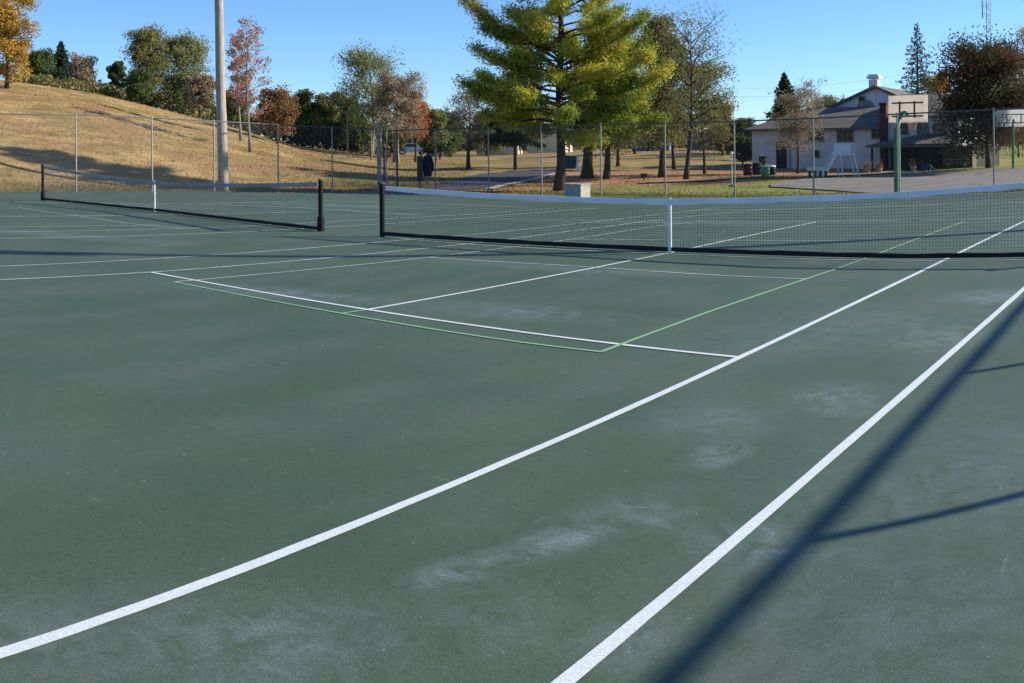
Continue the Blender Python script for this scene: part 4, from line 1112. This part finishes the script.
# ------------------------------------------------------------------ gate corner, hanging jacket, hill posts
def gate():
    u = 390.5; x, y = at(u, 48.6); z = zc(x, y)
    t = thing('pedestrian_gate', 'narrow chain link gate with two dark posts near the fence corner', 'gate', (x, y, z), -(YAW+(u-W/2)/F)+.3)
    for s in (-.34, .34): MB().lathe(s, 0, [(.04, -.2), (.04, 3.0), (.05, 3.03), (.01, 3.08)], 10).build('post', MAT['darksteel'], t)
    m = MB(); m.tube([(-.27, 0, .12), (-.27, 0, 2.1), (.27, 0, 2.1), (.27, 0, .12), (-.27, 0, .12)], .02, 8).build('gate_frame', MAT['galv'], t)
    lm = link_mesh(.5, 1.9); o = lm.build('chain_link', MAT['mesh'], t, fix=False); o.location = (-.25, 0, .15)
    MB().box(.30, -.02, 1.1, .1, .05, .06).build('latch', MAT['darksteel'], t)
gate()
x, y = at(378.5, 47.6); z = zc(x, y); t = thing('corner_post', 'thick blue-grey corner post of the fence behind the near net post', 'post', (x, y, z))
MB().lathe(0, 0, [(.075, -.2), (.075, 3.1), (.09, 3.12), (.08, 3.2), (.01, 3.25)], 14).build('shaft', MAT['galv'], t)
for zz in (.4, 1.5, 2.6): MB().lathe(0, 0, [(.088, zz), (.088, zz+.05)], 14).build('clamp', MAT['darksteel'], t)
def jacket():
    u = 427.3; D = 49.5; x, y = at(u, D); g = Gt(x, y); az = YAW+(u-W/2)/F; k = D/F
    z0 = ztop(u, 176.5, D); z1 = ztop(u, 155.5, D)
    b = MB(); n = 16; rows = 12; w_ = 4.6*k
    for j in range(rows+1):
        q = j/rows; zz = z0+(z1-z0)*q
        wd = w_*(.86+.14*math.sin(q*PI)-.55*max(0, q-.86)*5*.6); dp = .13*(1-.4*q)
        for i in range(n):
            a = 2*PI*i/n; rr_ = 1+.10*math.sin(a*5+q*3)
            lx, ly = wd*math.cos(a)*rr_, dp*math.sin(a)*rr_
            b.v.append((lx*math.cos(-az)-ly*math.sin(-az), lx*math.sin(-az)+ly*math.cos(-az), zz-g))
    for j in range(rows):
        for i in range(n): b.f.append((j*n+i, j*n+(i+1) % n, (j+1)*n+(i+1) % n, (j+1)*n+i))
    b.f += [tuple(range(n))[::-1], tuple(range(rows*n, rows*n+n))]
    t = thing('hanging_jacket', 'navy blue jacket hanging on a thin rack outside the far fence corner', 'jacket', (x, y, g))
    b.build('body', MAT['navy'], t, smooth=True)
    c, s = math.cos(-az), math.sin(-az)
    for q in (-1, 1):
        MB().tube([(q*w_*.8*c, q*w_*.8*s, z1-g-.12), (q*w_*1.18*c, q*w_*1.18*s, z1-g-.45), (q*w_*1.12*c, q*w_*1.12*s, z0-g+.25)], [.06, .065, .05], 10).build('sleeve', MAT['navy'], t, smooth=True)
    MB().tube([(-.07*c, -.07*s, z1-g), (0, 0, z1-g+.07), (.07*c, .07*s, z1-g)], .02, 6).build('collar', MAT['navy'], t)
    r = thing('clothes_rack', 'thin pale two legged rack holding the navy jacket', 'rack', (x, y+.25, g))
    for q in (-1, 1): MB().lathe(q*w_*1.0*c, q*w_*1.0*s, [(.022, -.05), (.022, z1-g+.05)], 8).build('leg', MAT['galv'], r)
    MB().tube([(-w_*1.0*c, -w_*1.0*s, z1-g+.04), (w_*1.0*c, w_*1.0*s, z1-g+.04)], .02, 8).build('crossbar', MAT['galv'], r)
jacket()
x, y = at(419.8, 49.3); g = Gt(x, y); D = 49.3
t = thing('equipment_cabinet', 'narrow tall dark grey cabinet left of the navy jacket', 'cabinet', (x, y, g), -(YAW+(419-W/2)/F))
z0, z1 = ztop(420, 181, D)-g, ztop(420, 156, D)-g
MB().box(0, 0, (z0+z1)/2, .30, .25, z1-z0).build('body', MAT['darkgrey'], t, bevel=.015)
MB().box(0, -.13, (z0+z1)/2, .24, .02, (z1-z0)*.85).build('door', MAT['darkgrey'], t, bevel=.005)
MB().box(0, 0, z0/2, .12, .12, z0+.05).build('foot', MAT['galv'], t)
def post(label, u, D, v0, v1, r_, m_, cap=None, name='wooden_post'):
    x, y = at(u, D); z = Gt(x, y); zt = ztop(u, v0, D)-z
    t = thing(name, label, 'post', (x, y, z))
    MB().lathe(0, 0, [(r_, -.6), (r_*.95, zt*.5), (r_*.85, zt)], 10).build('shaft', m_, t)
    MB().lathe(0, 0, [(r_*1.15, zt-.03), (r_*1.15, zt+.04), (r_*.3, zt+.12)], 10).build('cap', cap or m_, t)
post('tall pale post with a yellow top standing on the hill crest', 347.5, 84, 112, 145, .085, MAT['bark_pale'], MAT['yellowpost'])
post('short pale post on the hill between two others, left of the fence corner', 371.3, 82, 133, 152, .09, MAT['bark_pale'])
# parked car
def car():
    u = 412; D = 124; x, y = at(u, D); z = Gt(x, y)+.05; az = YAW+(u-W/2)/F
    t = thing('parked_car', 'pale blue car parked behind the trees, left of the navy jacket', 'car', (x, y, z), -az+.15)
    m = MB(); m.prism([(-1.9, .3), (1.9, .3), (1.95, .62), (1.6, .85), (.9, .92), (-1.5, .95), (-1.95, .7)], -.8, .8); m.build('body', MAT['paleblue'], t, bevel=.05)
    m = MB(); m.prism([(-1.2, .93), (.85, .92), (.35, 1.38), (-.85, 1.40)], -.68, .68); m.build('cabin', MAT['paleblue'], t, bevel=.04)
    m = MB(); m.prism([(-1.0, .97), (.65, .96), (.28, 1.32), (-.78, 1.33)], -.70, .70); m.build('window', MAT['darkglass'], t)
    for sx in (-1.2, 1.2):
        for sy in (-.78, .78):
            w_ = MB().tube([(sx, sy-.1, .32), (sx, sy+.1, .32)], .32, 18).build('wheel', MAT['rubber'], t)
            MB().tube([(sx, sy-.11, .32), (sx, sy+.11, .32)], .19, 12).build('rim', MAT['galv'], w_)
    for sy in (-.55, .55): MB().box(1.93, sy, .66, .06, .3, .12).build('headlight', MAT['slidewhite'], t)
car()
# ------------------------------------------------------------------ tower and utility pole
def tower():
    u = 989.; D = 240.; x, y = at(u, D); z = .8; t = thing('radio_tower', 'tall thin lattice radio tower behind the maple', 'radio tower', (x, y, z))
    Ht = 58; a = .62; m = MB(); cs = [(a*math.cos(q), a*math.sin(q)) for q in (.3, .3+2*PI/3, .3+4*PI/3)]
    for c in cs: m.tube([(*c, -1), (*c, Ht)], .07, 5)
    for k in range(int(Ht/1.3)):
        for i in range(3):
            a_, b_ = cs[i], cs[(i+1) % 3]; m.tube([(*a_, k*1.3), (*b_, k*1.3+(1.3 if k % 2 else 0))], .035, 3, False); m.tube([(*a_, k*1.3), (*b_, k*1.3)], .035, 3, False)
    m.build('lattice_mast', MAT['galv'], t, fix=False)
    zz = ztop(u, 10, D)-z
    rg = Vector((math.cos(YAW+.48), -math.sin(YAW+.48), 0))
    m = MB(); p = -rg*1.3; m.tube([(p.x, p.y, zz-2), (p.x, p.y, zz+2.2)], .14, 6); m.tube([(0, 0, zz-1), (p.x, p.y, zz-1)], .06, 4); m.tube([(0, 0, zz+1), (p.x, p.y, zz+1)], .06, 4); m.build('antenna', MAT['galv'], t)
tower()
D = 104; x, y = at(947, D); z = Gt(x, y); hp = ztop(947, 65, D)-z
t = thing('utility_pole', 'slim grey utility pole between the tall spruce and the maple', 'utility pole', (x, y, z))
MB().lathe(0, 0, [(.14, -.2), (.11, hp)], 10).build('pole', MAT['galv'], t)
MB().box(0, 0, hp-.25, 1.6, .1, .12, .4).build('crossarm', MAT['darksteel'], t)
for s in (-.7, .7): MB().lathe(s*math.cos(.4), s*math.sin(.4), [(.05, hp-.2), (.06, hp-.1), (.02, hp)], 8).build('insulator', MAT['slidewhite'], t)
for k, (dz, lab) in enumerate([(0, 'upper thin overhead wire crossing the sky left of the utility pole'), (-.9, 'lower thin overhead wire crossing the sky left of the utility pole')]):
    x2, y2 = at(690, 112); z2 = ztop(690, 86, 112)
    P = []
    for i in range(25):
        q = i/24; P.append((x+(x2-x)*q, y+(y2-y)*q, (z+hp-.1+dz)*(1-q)+(z2+dz)*q-4*1.1*q*(1-q)))
    tag(MB().tube(P, .009, 4, False).build('overhead_wire', MAT['darkgrey']), lab, 'wire')
